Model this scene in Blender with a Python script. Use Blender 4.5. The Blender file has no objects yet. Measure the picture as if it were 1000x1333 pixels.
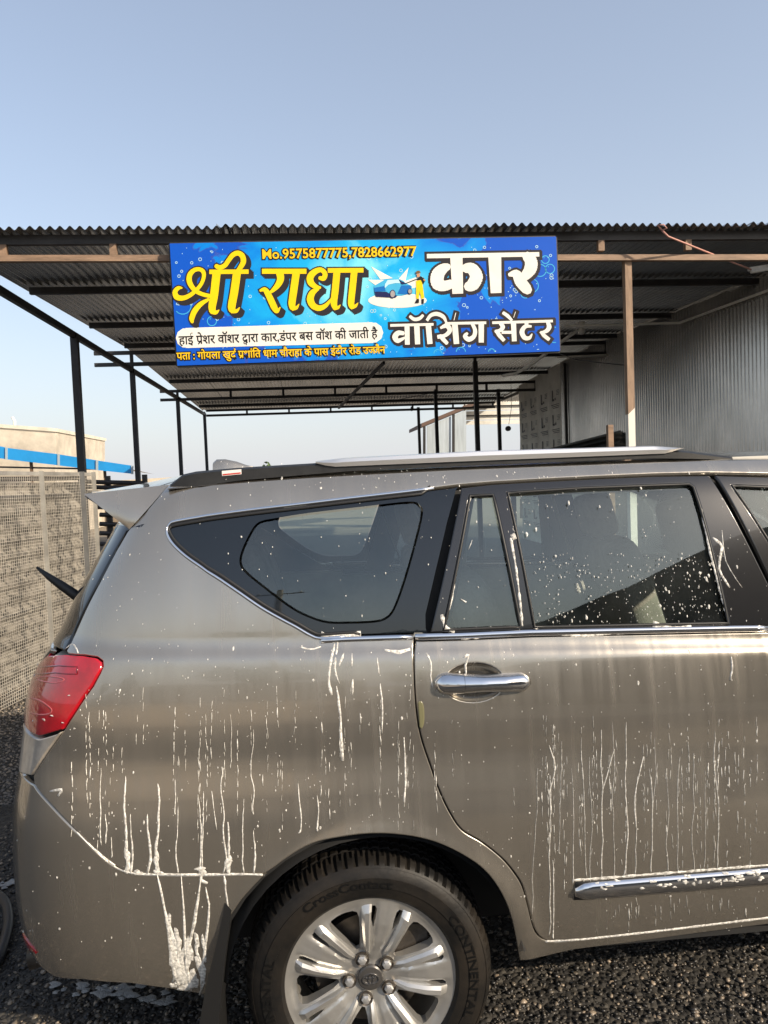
import bpy, bmesh, math, random
import numpy as np
from mathutils import Vector, Matrix
from mathutils.geometry import delaunay_2d_cdt
random.seed(7); rng = np.random.default_rng(7)
D = bpy.data; SC = bpy.context.scene; COL = SC.collection
PI = math.pi

# ------------------------------------------------------------------ camera
FPX, CAMH = 950.0, 1.67                       # focal length in photo pixels, eye height in metres
_p, _r, _a = (math.radians(v) for v in (2.75, 2.2, 5.5))
_F = np.array([math.sin(_a)*math.cos(_p), math.cos(_a)*math.cos(_p), -math.sin(_p)])
_R = np.array([math.cos(_a), -math.sin(_a), 0.0]); _U = np.cross(_R, _F)
_R, _U = _R*math.cos(_r) - _U*math.sin(_r), _R*math.sin(_r) + _U*math.cos(_r)
EYE = np.array([0, 0, CAMH])
cam = D.cameras.new('camera'); camo = D.objects.new('camera', cam); COL.objects.link(camo)
camo.matrix_world = Matrix(((_R[0], _U[0], -_F[0], 0), (_R[1], _U[1], -_F[1], 0), (_R[2], _U[2], -_F[2], CAMH), (0, 0, 0, 1)))
cam.sensor_fit = 'VERTICAL'; cam.sensor_height = 36.0; cam.lens = 36.0*FPX/1333.0
cam.clip_start = 0.05; cam.clip_end = 3000
SC.camera = camo

# ------------------------------------------------------------------ light
SUN_AZ = np.array([0.76, -0.65]); SUN_EL = math.radians(27)
W = D.worlds.new('World'); SC.world = W; W.use_nodes = True
nt = W.node_tree; bg = nt.nodes['Background']
sky = nt.nodes.new('ShaderNodeTexSky'); sky.sky_type = 'NISHITA'; sky.sun_disc = False
sky.sun_elevation = SUN_EL; sky.sun_rotation = math.atan2(SUN_AZ[0], SUN_AZ[1])
sky.air_density = 1.1; sky.dust_density = 2.2; sky.ozone_density = 1.4; sky.altitude = 300
# thin white haze over the clear-sky colours, thickest towards the horizon all the way round
_tc = nt.nodes.new('ShaderNodeTexCoord'); _sx = nt.nodes.new('ShaderNodeSeparateXYZ'); nt.links.new(_tc.outputs['Generated'], _sx.inputs[0])
_ab = nt.nodes.new('ShaderNodeMath'); _ab.operation = 'MAXIMUM'; _ab.inputs[1].default_value = 0.0; nt.links.new(_sx.outputs['Z'], _ab.inputs[0])
_m1 = nt.nodes.new('ShaderNodeMath'); _m1.operation = 'MULTIPLY'; _m1.inputs[1].default_value = -4.6; nt.links.new(_ab.outputs[0], _m1.inputs[0])
_ex_ = nt.nodes.new('ShaderNodeMath'); _ex_.operation = 'EXPONENT'; nt.links.new(_m1.outputs[0], _ex_.inputs[0])
_ma = nt.nodes.new('ShaderNodeMath'); _ma.operation = 'MULTIPLY_ADD'; _ma.inputs[1].default_value = .70; _ma.inputs[2].default_value = .23; nt.links.new(_ex_.outputs[0], _ma.inputs[0])
_mx = nt.nodes.new('ShaderNodeMixRGB'); nt.links.new(_ma.outputs[0], _mx.inputs[0]); nt.links.new(sky.outputs[0], _mx.inputs[1]); _mx.inputs[2].default_value = (3.75, 3.82, 4.05, 1)
nt.links.new(_mx.outputs[0], bg.inputs[0]); bg.inputs[1].default_value = 0.14
sd = D.lights.new('sun', 'SUN'); so = D.objects.new('sun', sd); COL.objects.link(so)
sd.energy = 4.0; sd.angle = math.radians(0.55); sd.color = (1.0, 0.86, 0.68)
_sv = Vector((SUN_AZ[0]*math.cos(SUN_EL), SUN_AZ[1]*math.cos(SUN_EL), math.sin(SUN_EL)))
so.rotation_euler = _sv.to_track_quat('Z', 'Y').to_euler()
SC.view_settings.view_transform = 'Standard'; SC.view_settings.look = 'None'
SC.view_settings.exposure = 0.58; SC.view_settings.gamma = 1.0
SC.cycles.use_denoising = True
SC.cycles.max_bounces = 10; SC.cycles.transparent_max_bounces = 16

# ------------------------------------------------------------------ pixels to places
def ray(x, y): return _F + _R*(x-500)/FPX - _U*(y-666.5)/FPX
def atY(x, y, Y): d = ray(x, y); return EYE + d*(Y/d[1])
def atX(x, y, X): d = ray(x, y); return EYE + d*(X/d[0])
def atZ(x, y, Z): d = ray(x, y); return EYE + d*((Z-CAMH)/d[2])
def proj(P):
    v = np.asarray(P) - EYE; z = v@_F
    return np.stack([500+FPX*(v@_R)/z, 666.5-FPX*(v@_U)/z], -1)

# ------------------------------------------------------------------ materials
def mat(name, col, rough=0.6, metal=0.0, var=0.0, scale=8.0, bump=0.0, bscale=60.0, col2=None, spec=0.5, coat=0.0, stretch=(1,1,1), detail=6, emit=None, ramp=(0.35, 0.65)):
    m = D.materials.new(name); m.use_nodes = True; n = m.node_tree; b = n.nodes['Principled BSDF']
    b.inputs['Base Color'].default_value = (*col, 1); b.inputs['Roughness'].default_value = rough
    b.inputs['Metallic'].default_value = metal; b.inputs['Specular IOR Level'].default_value = spec
    b.inputs['Coat Weight'].default_value = coat
    if var or col2 or bump:
        tc = n.nodes.new('ShaderNodeTexCoord'); mp = n.nodes.new('ShaderNodeMapping'); mp.inputs['Scale'].default_value = stretch
        n.links.new(tc.outputs['Object'], mp.inputs[0])
    if var or col2:
        no = n.nodes.new('ShaderNodeTexNoise'); no.inputs['Scale'].default_value = scale; no.inputs['Detail'].default_value = detail
        no.inputs['Roughness'].default_value = 0.65
        n.links.new(mp.outputs[0], no.inputs['Vector'])
        cr = n.nodes.new('ShaderNodeValToRGB'); cr.color_ramp.elements[0].position = ramp[0]; cr.color_ramp.elements[1].position = ramp[1]
        c2 = col2 or tuple(min(1, c*(1+var)) for c in col); c1 = col if col2 else tuple(c*(1-var) for c in col)
        cr.color_ramp.elements[0].color = (*c1, 1); cr.color_ramp.elements[1].color = (*c2, 1)
        n.links.new(no.outputs['Fac'], cr.inputs[0]); n.links.new(cr.outputs[0], b.inputs['Base Color'])
    if bump:
        nb = n.nodes.new('ShaderNodeTexNoise'); nb.inputs['Scale'].default_value = bscale; nb.inputs['Detail'].default_value = 4
        n.links.new(mp.outputs[0], nb.inputs['Vector'])
        bp = n.nodes.new('ShaderNodeBump'); bp.inputs['Strength'].default_value = bump; bp.inputs['Distance'].default_value = 0.01
        n.links.new(nb.outputs['Fac'], bp.inputs['Height']); n.links.new(bp.outputs[0], b.inputs['Normal'])
    return m

# ------------------------------------------------------------------ mesh helpers
class MB:
    def __init__(s): s.v = []; s.f = []
    def add(s, vs, fs):
        o = len(s.v); s.v += [tuple(float(c) for c in p) for p in vs]; s.f += [tuple(i+o for i in f) for f in fs]; return s
    def box(s, c, d, rz=0.0):
        x, y, z = (k/2 for k in d); co, si = math.cos(rz), math.sin(rz)
        vs = []
        for dz in (-z, z):
            for dx, dy in ((-x,-y),(x,-y),(x,y),(-x,y)):
                vs.append((c[0]+dx*co-dy*si, c[1]+dx*si+dy*co, c[2]+dz))
        return s.add(vs, [(3,2,1,0),(4,5,6,7),(0,1,5,4),(1,2,6,5),(2,3,7,6),(3,0,4,7)])
    def beam(s, p, q, w, h, up=(0,0,1)):
        p, q = Vector(p), Vector(q); d = (q-p).normalized(); u = Vector(up)
        if abs(d.dot(u)) > .98: u = Vector((0,1,0))
        r = d.cross(u).normalized(); u = r.cross(d).normalized()
        vs = [e + r*(a*w/2) + u*(b*h/2) for e in (p, q) for a, b in ((-1,-1),(1,-1),(1,1),(-1,1))]
        return s.add(vs, [(3,2,1,0),(4,5,6,7),(0,1,5,4),(1,2,6,5),(2,3,7,6),(3,0,4,7)][::1])
    def tube(s, pts, r, n=8, cap=True):
        pts = [Vector(p) for p in pts]; rs = r if isinstance(r, (list, tuple)) else [r]*len(pts)
        vs = []; fs = []; prev = None
        for i, p in enumerate(pts):
            d = (pts[min(i+1, len(pts)-1)] - pts[max(i-1, 0)]).normalized()
            u = Vector((0,0,1)) if abs(d.z) < .95 else Vector((0,1,0))
            if prev is not None: u = prev
            a = d.cross(u).normalized(); u2 = a.cross(d).normalized(); prev = u2
            for k in range(n):
                t = 2*PI*k/n; vs.append(p + (a*math.cos(t) + u2*math.sin(t))*rs[i])
        for i in range(len(pts)-1):
            for k in range(n):
                fs.append((i*n+k, i*n+(k+1)%n, (i+1)*n+(k+1)%n, (i+1)*n+k))
        if cap: fs += [tuple(range(n))[::-1], tuple((len(pts)-1)*n+k for k in range(n))]
        return s.add(vs, fs)
    def grid(s, P):                      # P: array (a,b,3)
        P = np.asarray(P); a, b = P.shape[:2]
        return s.add(P.reshape(-1, 3), [(i*b+j, i*b+j+1, (i+1)*b+j+1, (i+1)*b+j) for i in range(a-1) for j in range(b-1)])
    def prism(s, poly, y0, y1):          # polygon in (x,z), extruded along y
        n = len(poly)
        vs = [(p[0], y0, p[1]) for p in poly] + [(p[0], y1, p[1]) for p in poly]
        return s.add(vs, [tuple(range(n)), tuple(range(2*n-1, n-1, -1))] + [(i, n+i, n+(i+1)%n, (i+1)%n) for i in range(n)])
    def obj(s, name, m, parent=None, smooth=False, fix=True):
        me = D.meshes.new(name)
        off = np.array(parent_origin(parent))
        vv = (np.array(s.v) - off) if len(s.v) else np.zeros((0, 3))
        me.from_pydata(vv.tolist(), [], s.f); me.update()
        if fix and len(s.f) < 60000:
            bm = bmesh.new(); bm.from_mesh(me); bmesh.ops.recalc_face_normals(bm, faces=bm.faces); bm.to_mesh(me); bm.free()
        if smooth:
            me.polygons.foreach_set('use_smooth', [True]*len(me.polygons))
            if smooth is not True: me.set_sharp_from_angle(angle=smooth)
        if m: me.materials.append(m)
        return link(D.objects.new(name, me), parent)
ORIG = {}
def parent_origin(p): return ORIG.get(p.name, (0,0,0)) if p is not None else (0,0,0)
def link(o, parent=None):
    COL.objects.link(o)
    if parent is not None:
        o.parent = parent; ORIG[o.name] = ORIG.get(parent.name, (0,0,0))
    return o
def tag(o, label=None, cat=None, group=None, kind=None):
    if label: o['label'] = label
    if cat: o['category'] = cat
    if group: o['group'] = group
    if kind: o['kind'] = kind
    return o
def thing(name, label, cat, loc, group=None, rz=0.0):
    o = D.objects.new(name, None); o.location = loc; o.rotation_euler = (0, 0, rz); COL.objects.link(o)
    ORIG[o.name] = tuple(loc); o.empty_display_size = .2
    return tag(o, label, cat, group)
def lin(r, g, b): return tuple(((c/255+.055)/1.055)**2.4 if c > 10 else c/255/12.92 for c in (r, g, b))

# ------------------------------------------------------------------ shared materials
M = {}
M['black_steel'] = mat('black_steel', (.022,.02,.02), .5, .0, .4, 5, .15, 40)
M['brown_steel'] = mat('brown_steel', lin(136,112,92), .7, 0, .3, 6, .3, 50, stretch=(.6,3,3))
M['roof_sheet'] = mat('roof_sheet', (.46,.455,.44), .27, .9, 0, 1.3, .03, 25, col2=(.72,.71,.68), stretch=(2,.3,1), ramp=(.3,.7))
M['wall_sheet'] = mat('wall_sheet', (.33,.33,.315), .24, .9, 0, 1.1, .03, 30, col2=(.60,.58,.545), stretch=(1,1,.6), ramp=(.3,.7))
M['print_sheet'] = mat('print_sheet', (.66,.64,.58), .45, .2, .15, 2, .05, 30)
M['ink'] = mat('ink', (.025,.025,.03), .6)
M['pvc'] = mat('pvc', (.82,.79,.72), .45, 0, .1, 6)
M['concrete'] = mat('concrete', (.52,.46,.37), .9, 0, .2, 1.5, .4, 12)
M['blue_sheet'] = mat('blue_sheet', lin(30,140,205), .5, 0, .12, 1.2)
M['dark_wire'] = mat('dark_wire', (.05,.05,.05), .6)
M['pink_wire'] = mat('pink_wire', (.5,.25,.2), .6)
M['white_paint'] = mat('white_paint', (.75,.73,.68), .55, 0, .1, 6)

# ------------------------------------------------------------------ ground
def ground_material():
    m = D.materials.new('gravel_ground'); m.use_nodes = True; n = m.node_tree; b = n.nodes['Principled BSDF']
    tc = n.nodes.new('ShaderNodeTexCoord')
    vo = n.nodes.new('ShaderNodeTexVoronoi'); vo.inputs['Scale'].default_value = 55; n.links.new(tc.outputs['Object'], vo.inputs['Vector'])
    cr = n.nodes.new('ShaderNodeValToRGB'); e = cr.color_ramp.elements
    e[0].color = (.018,.017,.016,1); e[1].color = (.10,.09,.075,1); e[0].position = .2; e[1].position = .95
    n.links.new(vo.outputs['Color'], cr.inputs[0])
    no = n.nodes.new('ShaderNodeTexNoise'); no.inputs['Scale'].default_value = .35; no.inputs['Detail'].default_value = 8
    n.links.new(tc.outputs['Object'], no.inputs['Vector'])
    mx = n.nodes.new('ShaderNodeMixRGB'); mx.blend_type = 'MULTIPLY'; mx.inputs[0].default_value = .6
    n.links.new(cr.outputs[0], mx.inputs[1]); n.links.new(no.outputs['Fac'], mx.inputs[2])
    # the spread of dark wash-bay gravel ends; dusty earth beyond
    vm = n.nodes.new('ShaderNodeVectorMath'); vm.operation = 'DISTANCE'; vm.inputs[1].default_value = (1, 9, 0); n.links.new(tc.outputs['Object'], vm.inputs[0])
    ad = n.nodes.new('ShaderNodeMath'); ad.operation = 'MULTIPLY_ADD'; ad.inputs[1].default_value = 9; n.links.new(no.outputs['Fac'], ad.inputs[0]); n.links.new(vm.outputs['Value'], ad.inputs[2])
    mr = n.nodes.new('ShaderNodeMapRange'); mr.inputs[1].default_value = 17.5; mr.inputs[2].default_value = 21; n.links.new(ad.outputs[0], mr.inputs[0])
    me_ = n.nodes.new('ShaderNodeMixRGB'); me_.inputs[2].default_value = (.24,.2,.15,1); n.links.new(mr.outputs[0], me_.inputs[0]); n.links.new(mx.outputs[0], me_.inputs[1]); n.links.new(me_.outputs[0], b.inputs['Base Color'])
    bp = n.nodes.new('ShaderNodeBump'); bp.inputs['Distance'].default_value = .012; bp.inputs['Strength'].default_value = .9; bp.invert = True
    n.links.new(vo.outputs['Distance'], bp.inputs['Height']); n.links.new(bp.outputs[0], b.inputs['Normal'])
    b.inputs['Roughness'].default_value = .75
    return m
M['ground'] = ground_material()
g = MB(); N = 24
xs = np.sign(np.linspace(-1, 1, 41))*np.abs(np.linspace(-1, 1, 41))**3*900
g.grid([[(x, y, 0) for y in xs] for x in xs]); tag(g.obj('ground', M['ground'], fix=False), kind='structure')

# pale trodden earth of the road side, across the yard from the wash bay
yd = MB(); P = []
for i, x in enumerate(np.linspace(-60, 60, 61)):
    P.append([(x, y + (.45*math.sin(x*1.3)+.25*math.sin(x*2.9+1) if j == 0 else 0), .004 if j else .003) for j, y in enumerate((-2.4, -5, -9, -20, -60))])
yd.grid(P); M['yard'] = mat('yard_earth', (.30,.245,.18), .95, 0, .25, .8, .5, 6, detail=8); tag(yd.obj('dirt_yard', M['yard'], fix=True), kind='structure')
def stone_material(name='wet_stone', k=1.0):
    m = D.materials.new(name); m.use_nodes = True; n = m.node_tree; b = n.nodes['Principled BSDF']
    ge = n.nodes.new('ShaderNodeNewGeometry'); cr = n.nodes.new('ShaderNodeValToRGB'); e = cr.color_ramp.elements
    e[0].color = (.010*k,.010*k,.010*k,1); e[1].color = (.34,.27,.20,1); e[1].position = 1.0
    q = e.new(.5); q.color = (.030*k,.027*k,.024*k,1); q = e.new(.86); q.color = (.13*min(k, 2),.11*min(k, 2),.085*min(k, 2),1)
    n.links.new(ge.outputs['Random Per Island'], cr.inputs[0]); n.links.new(cr.outputs[0], b.inputs['Base Color'])
    b.inputs['Roughness'].default_value = .38 if k < 2 else .7; b.inputs['Specular IOR Level'].default_value = .5 if k < 2 else .3
    return m
M['stone'] = stone_material(); M['dry_stone'] = stone_material('dry_stone', 5.0)
def gravel(name, n, x0, x1, y0, y1, smin, smax, seed, m, label):
    r = np.random.default_rng(seed)
    t = (1+5**.5)/2
    iv = np.array([(-1,t,0),(1,t,0),(-1,-t,0),(1,-t,0),(0,-1,t),(0,1,t),(0,-1,-t),(0,1,-t),(t,0,-1),(t,0,1),(-t,0,-1),(-t,0,1)])/math.hypot(1, t)
    fi = np.array([(0,11,5),(0,5,1),(0,1,7),(0,7,10),(0,10,11),(1,5,9),(5,11,4),(11,10,2),(10,7,6),(7,1,8),(3,9,4),(3,4,2),(3,2,6),(3,6,8),(3,8,9),(4,9,5),(2,4,11),(6,2,10),(8,6,7),(9,8,1)])
    c = np.stack([r.uniform(x0, x1, n), r.uniform(y0, y1, n)], 1)
    s = smin + (smax-smin)*r.random(n)**2.2
    sc = s[:, None]*r.uniform(.55, 1.25, (n, 3)); sc[:, 2] *= .55
    V_ = iv[None]*sc[:, None]*(1+r.uniform(-.34, .34, (n, 12, 1)))
    an = r.uniform(0, 2*PI, n); ti = r.uniform(-.5, .5, n)
    co, si = np.cos(ti)[:, None], np.sin(ti)[:, None]
    y, z = V_[..., 1]*co - V_[..., 2]*si, V_[..., 1]*si + V_[..., 2]*co
    co, si = np.cos(an)[:, None], np.sin(an)[:, None]
    X, Y = V_[..., 0]*co - y*si, V_[..., 0]*si + y*co
    P = np.stack([X + c[:, :1], Y + c[:, 1:], z + sc[:, 2:]*r.uniform(-.2, .9, (n, 1))], -1).reshape(-1, 3)
    me = D.meshes.new(name); nf = n*20
    me.vertices.add(n*12); me.vertices.foreach_set('co', P.ravel())
    me.loops.add(nf*3); me.polygons.add(nf)
    idx = (fi[None] + (np.arange(n)*12)[:, None, None]).ravel()
    me.loops.foreach_set('vertex_index', idx); me.polygons.foreach_set('loop_start', np.arange(0, nf*3, 3)); me.update()
    me.materials.append(m)
    return tag(link(D.objects.new(name, me)), label, 'gravel', kind='stuff')
gravel('gravel', 46000, -1.6, 2.6, 1.0, 4.0, .0045, .0125, 3, M['stone'], 'wet dark crushed stone gravel around the parked car')
gravel('gravel', 24000, -3.2, -.6, 4.0, 7.2, .006, .014, 4, M['dry_stone'], 'drier paler gravel along the foot of the wire fence')

# ------------------------------------------------------------------ shed
ROOFX0, ROOFX1 = -2.98, 6.2
EAVE_Y, RIDGE_Y, BACK_Y = 6.10, 12.4, 20.75
def roof_z(y): return 3.725 + (y-EAVE_Y)*.035 if y < RIDGE_Y else 3.725 + (RIDGE_Y-EAVE_Y)*.035 - (y-RIDGE_Y)*.030
shed = thing('steel_shed', 'open steel pole shed with corrugated roof behind the parked car', 'shed', (1.2, 12, 0))
PITCH, AMP = .0765, .0115
def corr_mesh(name, waves, length, sag=0.0):
    n = waves*8; P = []
    for j, t in enumerate(np.linspace(0, 1, 5)):
        P.append([(k/8*PITCH, t*length, AMP*1.35*math.cos(2*PI*k/8)) for k in range(n+1)])
    me = D.meshes.new(name); mb = MB().grid(P); me.from_pydata(mb.v, [], mb.f)
    me.polygons.foreach_set('use_smooth', [True]*len(me.polygons)); me.materials.append(M['roof_sheet']); me.update(); return me
SW = 10*PITCH
fl = math.hypot(RIDGE_Y-EAVE_Y, (RIDGE_Y-EAVE_Y)*.035); bl = math.hypot(BACK_Y-RIDGE_Y, .03*(BACK_Y-RIDGE_Y))
fm, bm_ = corr_mesh('roof_sheet', 11, fl), corr_mesh('roof_sheet', 11, bl)
ox, oy, oz = ORIG[shed.name]
k = 0; x = ROOFX0
while x < ROOFX1:
    for me, y0, ang in ((fm, EAVE_Y, math.atan(.035)), (bm_, RIDGE_Y, -math.atan(.030))):
        o = link(D.objects.new('roof_sheet', me), shed)
        o.location = (x-ox, y0 + (rng.uniform(-.02, .02) if y0 < 7 else 0) - oy, roof_z(y0) + .004*(k % 2) + .017 - oz); o.rotation_euler = (ang, 0.004, 0)
    x += SW; k += 1
ZR = 3.57                                       # tie beams that the posts carry
def part(name, mb, m, parent=shed, smooth=False): return mb.obj(name, m, parent, smooth)
for X in (-2.86,):
    part('rafter', MB().beam((X, 6.33, ZR), (X, 20.6, ZR), .05, .075), M['black_steel'])
# front ladder beam: black top chord, brown lower chord, short verticals
part('eave_purlin', MB().box((1.5, 6.27, roof_z(6.27)-.035), (9.1, .05, .075)), M['black_steel'])
zf0 = atY(0, 337, 6.27)[2]; zf1 = atY(1000, 336, 6.27)[2]
part('front_beam', MB().beam((-3.05, 6.27, zf0+.004), (5.9, 6.27, zf1-.012), .05, .05), M['brown_steel'])
for px in (5, 148, 290, 420, 560, 690, 782, 895, 1040):
    X = atY(px, 325, 6.27)[0]; part('beam_strut', MB().box((X, 6.268, 3.628), (.055, .044, .12)), M['brown_steel'])
# purlins straight under the sheets
def purlin_y(px, py, off=.05):
    Y = 8.0
    for _ in range(30):
        d = ray(px, py); t = (roof_z(Y)-off-CAMH)/d[2]; Y = d[1]*t
    return Y
for px, py in ((20, 380), (85, 425), (200, 450), (260, 496), (300, 528)):
    Y = purlin_y(px, py)
    part('purlin', MB().box((1.2, Y, roof_z(Y)-.045), (8.1, .05, .07)), M['black_steel'])
# ladder beams over each row of posts
for Y, ylo, yhi, pxx, x0 in ((12.4, 474, 459, 181, -3.5), (16.45, 520, 509, 238, -3.28), (20.45, 541, 534.5, 272, -2.86)):
    zl, zh = atY(pxx, ylo, Y)[2], atY(pxx, yhi, Y)[2]; zh = min(zh, roof_z(Y)-.04)
    part('ladder_beam', MB().box((1.2+(x0+2.9)/2, Y, zl), (8.1-(x0+2.9), .05, .06)), M['black_steel'])
    part('ladder_beam', MB().box((1.2+(x0+2.9)/2, Y, zh), (8.1-(x0+2.9), .05, .06)), M['black_steel'])
    for X in np.arange(-2.86, 5.2, 1.15):
        part('beam_strut', MB().box((X, Y, (zl+zh)/2), (.05, .045, zh-zl-.05)), M['black_steel'])
    for X in (-2.86, 2.86): part('beam_strut', MB().box((X, Y+.001, (ZR+zl)/2), (.046, .046, abs(zl-ZR)+.08)), M['black_steel'])
# posts
for X, Y in ((-2.86, 6.3), (-2.86, 9.47), (-2.86, 12.4), (-2.86, 16.45), (-2.86, 20.45), (2.86, 12.4), (2.86, 16.45), (3.05, 20.45), (4.35, 16.6)):
    w = .085 if Y < 9.6 else .075
    part('post', MB().box((X, Y, ZR/2-.01), (w, w, ZR+.06)), M['black_steel'])
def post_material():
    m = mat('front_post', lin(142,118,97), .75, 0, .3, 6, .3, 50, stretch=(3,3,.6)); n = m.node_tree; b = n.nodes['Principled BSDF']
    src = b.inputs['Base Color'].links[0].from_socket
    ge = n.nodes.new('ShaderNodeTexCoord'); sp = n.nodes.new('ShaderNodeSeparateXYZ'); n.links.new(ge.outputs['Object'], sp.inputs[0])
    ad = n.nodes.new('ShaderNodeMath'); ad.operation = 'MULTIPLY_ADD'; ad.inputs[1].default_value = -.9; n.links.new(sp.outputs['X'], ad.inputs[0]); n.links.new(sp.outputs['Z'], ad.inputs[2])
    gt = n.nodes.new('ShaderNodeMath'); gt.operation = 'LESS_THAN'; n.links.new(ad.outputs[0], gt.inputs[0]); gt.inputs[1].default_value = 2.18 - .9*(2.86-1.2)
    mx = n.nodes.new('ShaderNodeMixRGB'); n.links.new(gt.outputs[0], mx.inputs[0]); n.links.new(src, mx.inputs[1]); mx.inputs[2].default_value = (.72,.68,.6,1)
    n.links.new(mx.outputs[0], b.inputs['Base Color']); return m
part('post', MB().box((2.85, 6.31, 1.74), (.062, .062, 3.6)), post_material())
tag(part('post', MB().box((2.76, 6.55, 1.02), (.05, .05, 2.1)), M['brown_steel']), 'short brown stub post beside the white-footed post')
# side wall of upright corrugated sheets
def wall_sheet(y0, waves, m, ztop, name='wall_sheet', X=5.2):
    n = waves*8; P = [[(X + AMP*1.9*math.cos(2*PI*k/8), y0 + k/8*PITCH, z) for k in range(n+1)] for z in np.linspace(0.0, ztop, 4)]
    return part(name, MB().grid(P), m, smooth=True)
y = 5.6; i = 0
while y < 17.3:
    pr = y > 14.3
    s_ = wall_sheet(y, 10, M['print_sheet'] if pr else M['wall_sheet'], roof_z(max(y, EAVE_Y))-.012 if y > 5.9 else 3.70, X=5.2+.006*(i % 2))
    if pr and i >= 0:
        ink = MB()                                     # the maker's marks printed on the pale sheets
        for zc in np.arange(.6, 3.5, .52):
            yc = y + .39; x_ = 5.172
            def q(y0, y1, z0, z1): ink.add([(x_, y0, z0), (x_, y1, z0), (x_, y1, z1), (x_, y0, z1)], [(0,1,2,3)])
            q(yc+.05, yc+.11, zc-.02, zc+.17); q(yc-.02, yc+.11, zc-.06, zc-.018)
            q(yc-.12, yc-.06, zc-.05, zc+.0)
            for r_ in range(3): q(yc-.32, yc+.18-.06*r_, zc-.15-.035*r_, zc-.135-.035*r_)
            for r_ in range(4): q(yc-.34, yc-.17, zc+.14-.03*r_, zc+.15-.03*r_)
        tag(ink.obj('printed_marks', M['ink'], s_, fix=False), kind='stuff')
    y += 10*PITCH; i += 1
part('wall_post', MB().box((5.12, 14.3, 1.9), (.05, .05, 3.8)), M['black_steel'])
part('wall_plate', MB().box((5.26, 13.0, 3.66), (.05, 13.5, .06)), M['black_steel'])
for z in (1.2, 2.4): part('wall_rail', MB().box((5.245, 11.5, z), (.04, 11.6, .05)), M['black_steel'])
part('brace', MB().beam(tuple(atY(500, 472, 12.6)), tuple(atY(441, 531, 16.3)), .04, .05), M['black_steel'])

# ------------------------------------------------------------------ sign board
SY = 6.14
def sp(px, py): P = atY(px, py, SY); return (P[0], P[2])
sc_ = [sp(221, 317), sp(724, 308), sp(729, 457), sp(231, 476)]
sign = thing('sign_board', 'wide blue printed signboard with yellow and white Hindi lettering on shed front', 'sign', (0.55, SY, 2.65))
def sign_material():
    m = D.materials.new('sign_print'); m.use_nodes = True; n = m.node_tree; b = n.nodes['Principled BSDF']
    tc = n.nodes.new('ShaderNodeTexCoord'); sx = n.nodes.new('ShaderNodeSeparateXYZ'); n.links.new(tc.outputs['Object'], sx.inputs[0])
    no = n.nodes.new('ShaderNodeTexNoise'); no.inputs['Scale'].default_value = 1.9; no.inputs['Detail'].default_value = 7; no.inputs['Distortion'].default_value = 1.2
    n.links.new(tc.outputs['Object'], no.inputs['Vector'])
    # distance from the bright upper middle
    mp = n.nodes.new('ShaderNodeMapping'); mp.inputs['Location'].default_value = (.10, 0, -.48); mp.inputs['Scale'].default_value = (.50, 0, .80)
    n.links.new(tc.outputs['Object'], mp.inputs[0]); ln = n.nodes.new('ShaderNodeVectorMath'); ln.operation = 'LENGTH'; n.links.new(mp.outputs[0], ln.inputs[0])
    ad = n.nodes.new('ShaderNodeMath'); ad.operation = 'MULTIPLY_ADD'; ad.inputs[1].default_value = .85; n.links.new(no.outputs['Fac'], ad.inputs[0]); n.links.new(ln.outputs['Value'], ad.inputs[2])
    cr = n.nodes.new('ShaderNodeValToRGB'); e = cr.color_ramp.elements
    e[0].position = .46; e[0].color = (*lin(120,212,225), 1); e[1].position = 1.6; e[1].color = (*lin(58,52,150), 1)
    for p, c in ((.68, lin(20,165,222)), (.98, lin(0,120,210)), (1.25, lin(10,80,185))):
        k = e.new(p); k.color = (*c, 1)
    n.links.new(ad.outputs[0], cr.inputs[0]); n.links.new(cr.outputs[0], b.inputs['Base Color'])
    b.inputs['Roughness'].default_value = .4; b.inputs['Specular IOR Level'].default_value = .2
    nb = n.nodes.new('ShaderNodeTexNoise'); nb.inputs['Scale'].default_value = 2.2; n.links.new(tc.outputs['Object'], nb.inputs['Vector']); bp = n.nodes.new('ShaderNodeBump'); bp.inputs['Strength'].default_value = .35; bp.inputs['Distance'].default_value = .01
    n.links.new(nb.outputs['Fac'], bp.inputs['Height']); n.links.new(bp.outputs[0], b.inputs['Normal']); return m
M['sign'] = sign_material()
bd = MB(); (ax, az), (bx_, bz), (cx, cz), (dx, dz) = sc_
bd.prism([(ax, az), (bx_, bz), (cx, cz), (dx, dz)], SY, SY+.012); bd.obj('printed_panel', M['sign'], sign)
fr = MB()
for (p, q) in zip(sc_, sc_[1:]+sc_[:1]): fr.beam((p[0], SY+.026, p[1]), (q[0], SY+.026, q[1]), .026, .026, (0,1,0))
fr.obj('back_frame', M['black_steel'], sign)
def flat(v, m): return mat(v, tuple(.84*k for k in m), .45, 0, .06, 4, .35, 2.2, detail=3, spec=.2)
INK = {'yellow': flat('yellow_print', lin(252,212,12)), 'white': flat('white_print', lin(240,236,226)), 'dark': flat('dark_print', lin(46,42,46)), 'black': flat('black_print', lin(28,26,28)),
       'gold': flat('gold_print', lin(250,200,30)), 'pale': flat('pale_print', lin(190,232,242)), 'sky': flat('light_blue_print', lin(70,178,222)), 'blue': flat('mid_blue_print', lin(18,110,190)), 'navy': flat('navy_print', lin(30,35,85)), 'skin': flat('skin_print', lin(205,150,110)), 'olive': flat('cap_print', lin(120,95,60)), 'grey': flat('grey_print', lin(165,160,160))}
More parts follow.
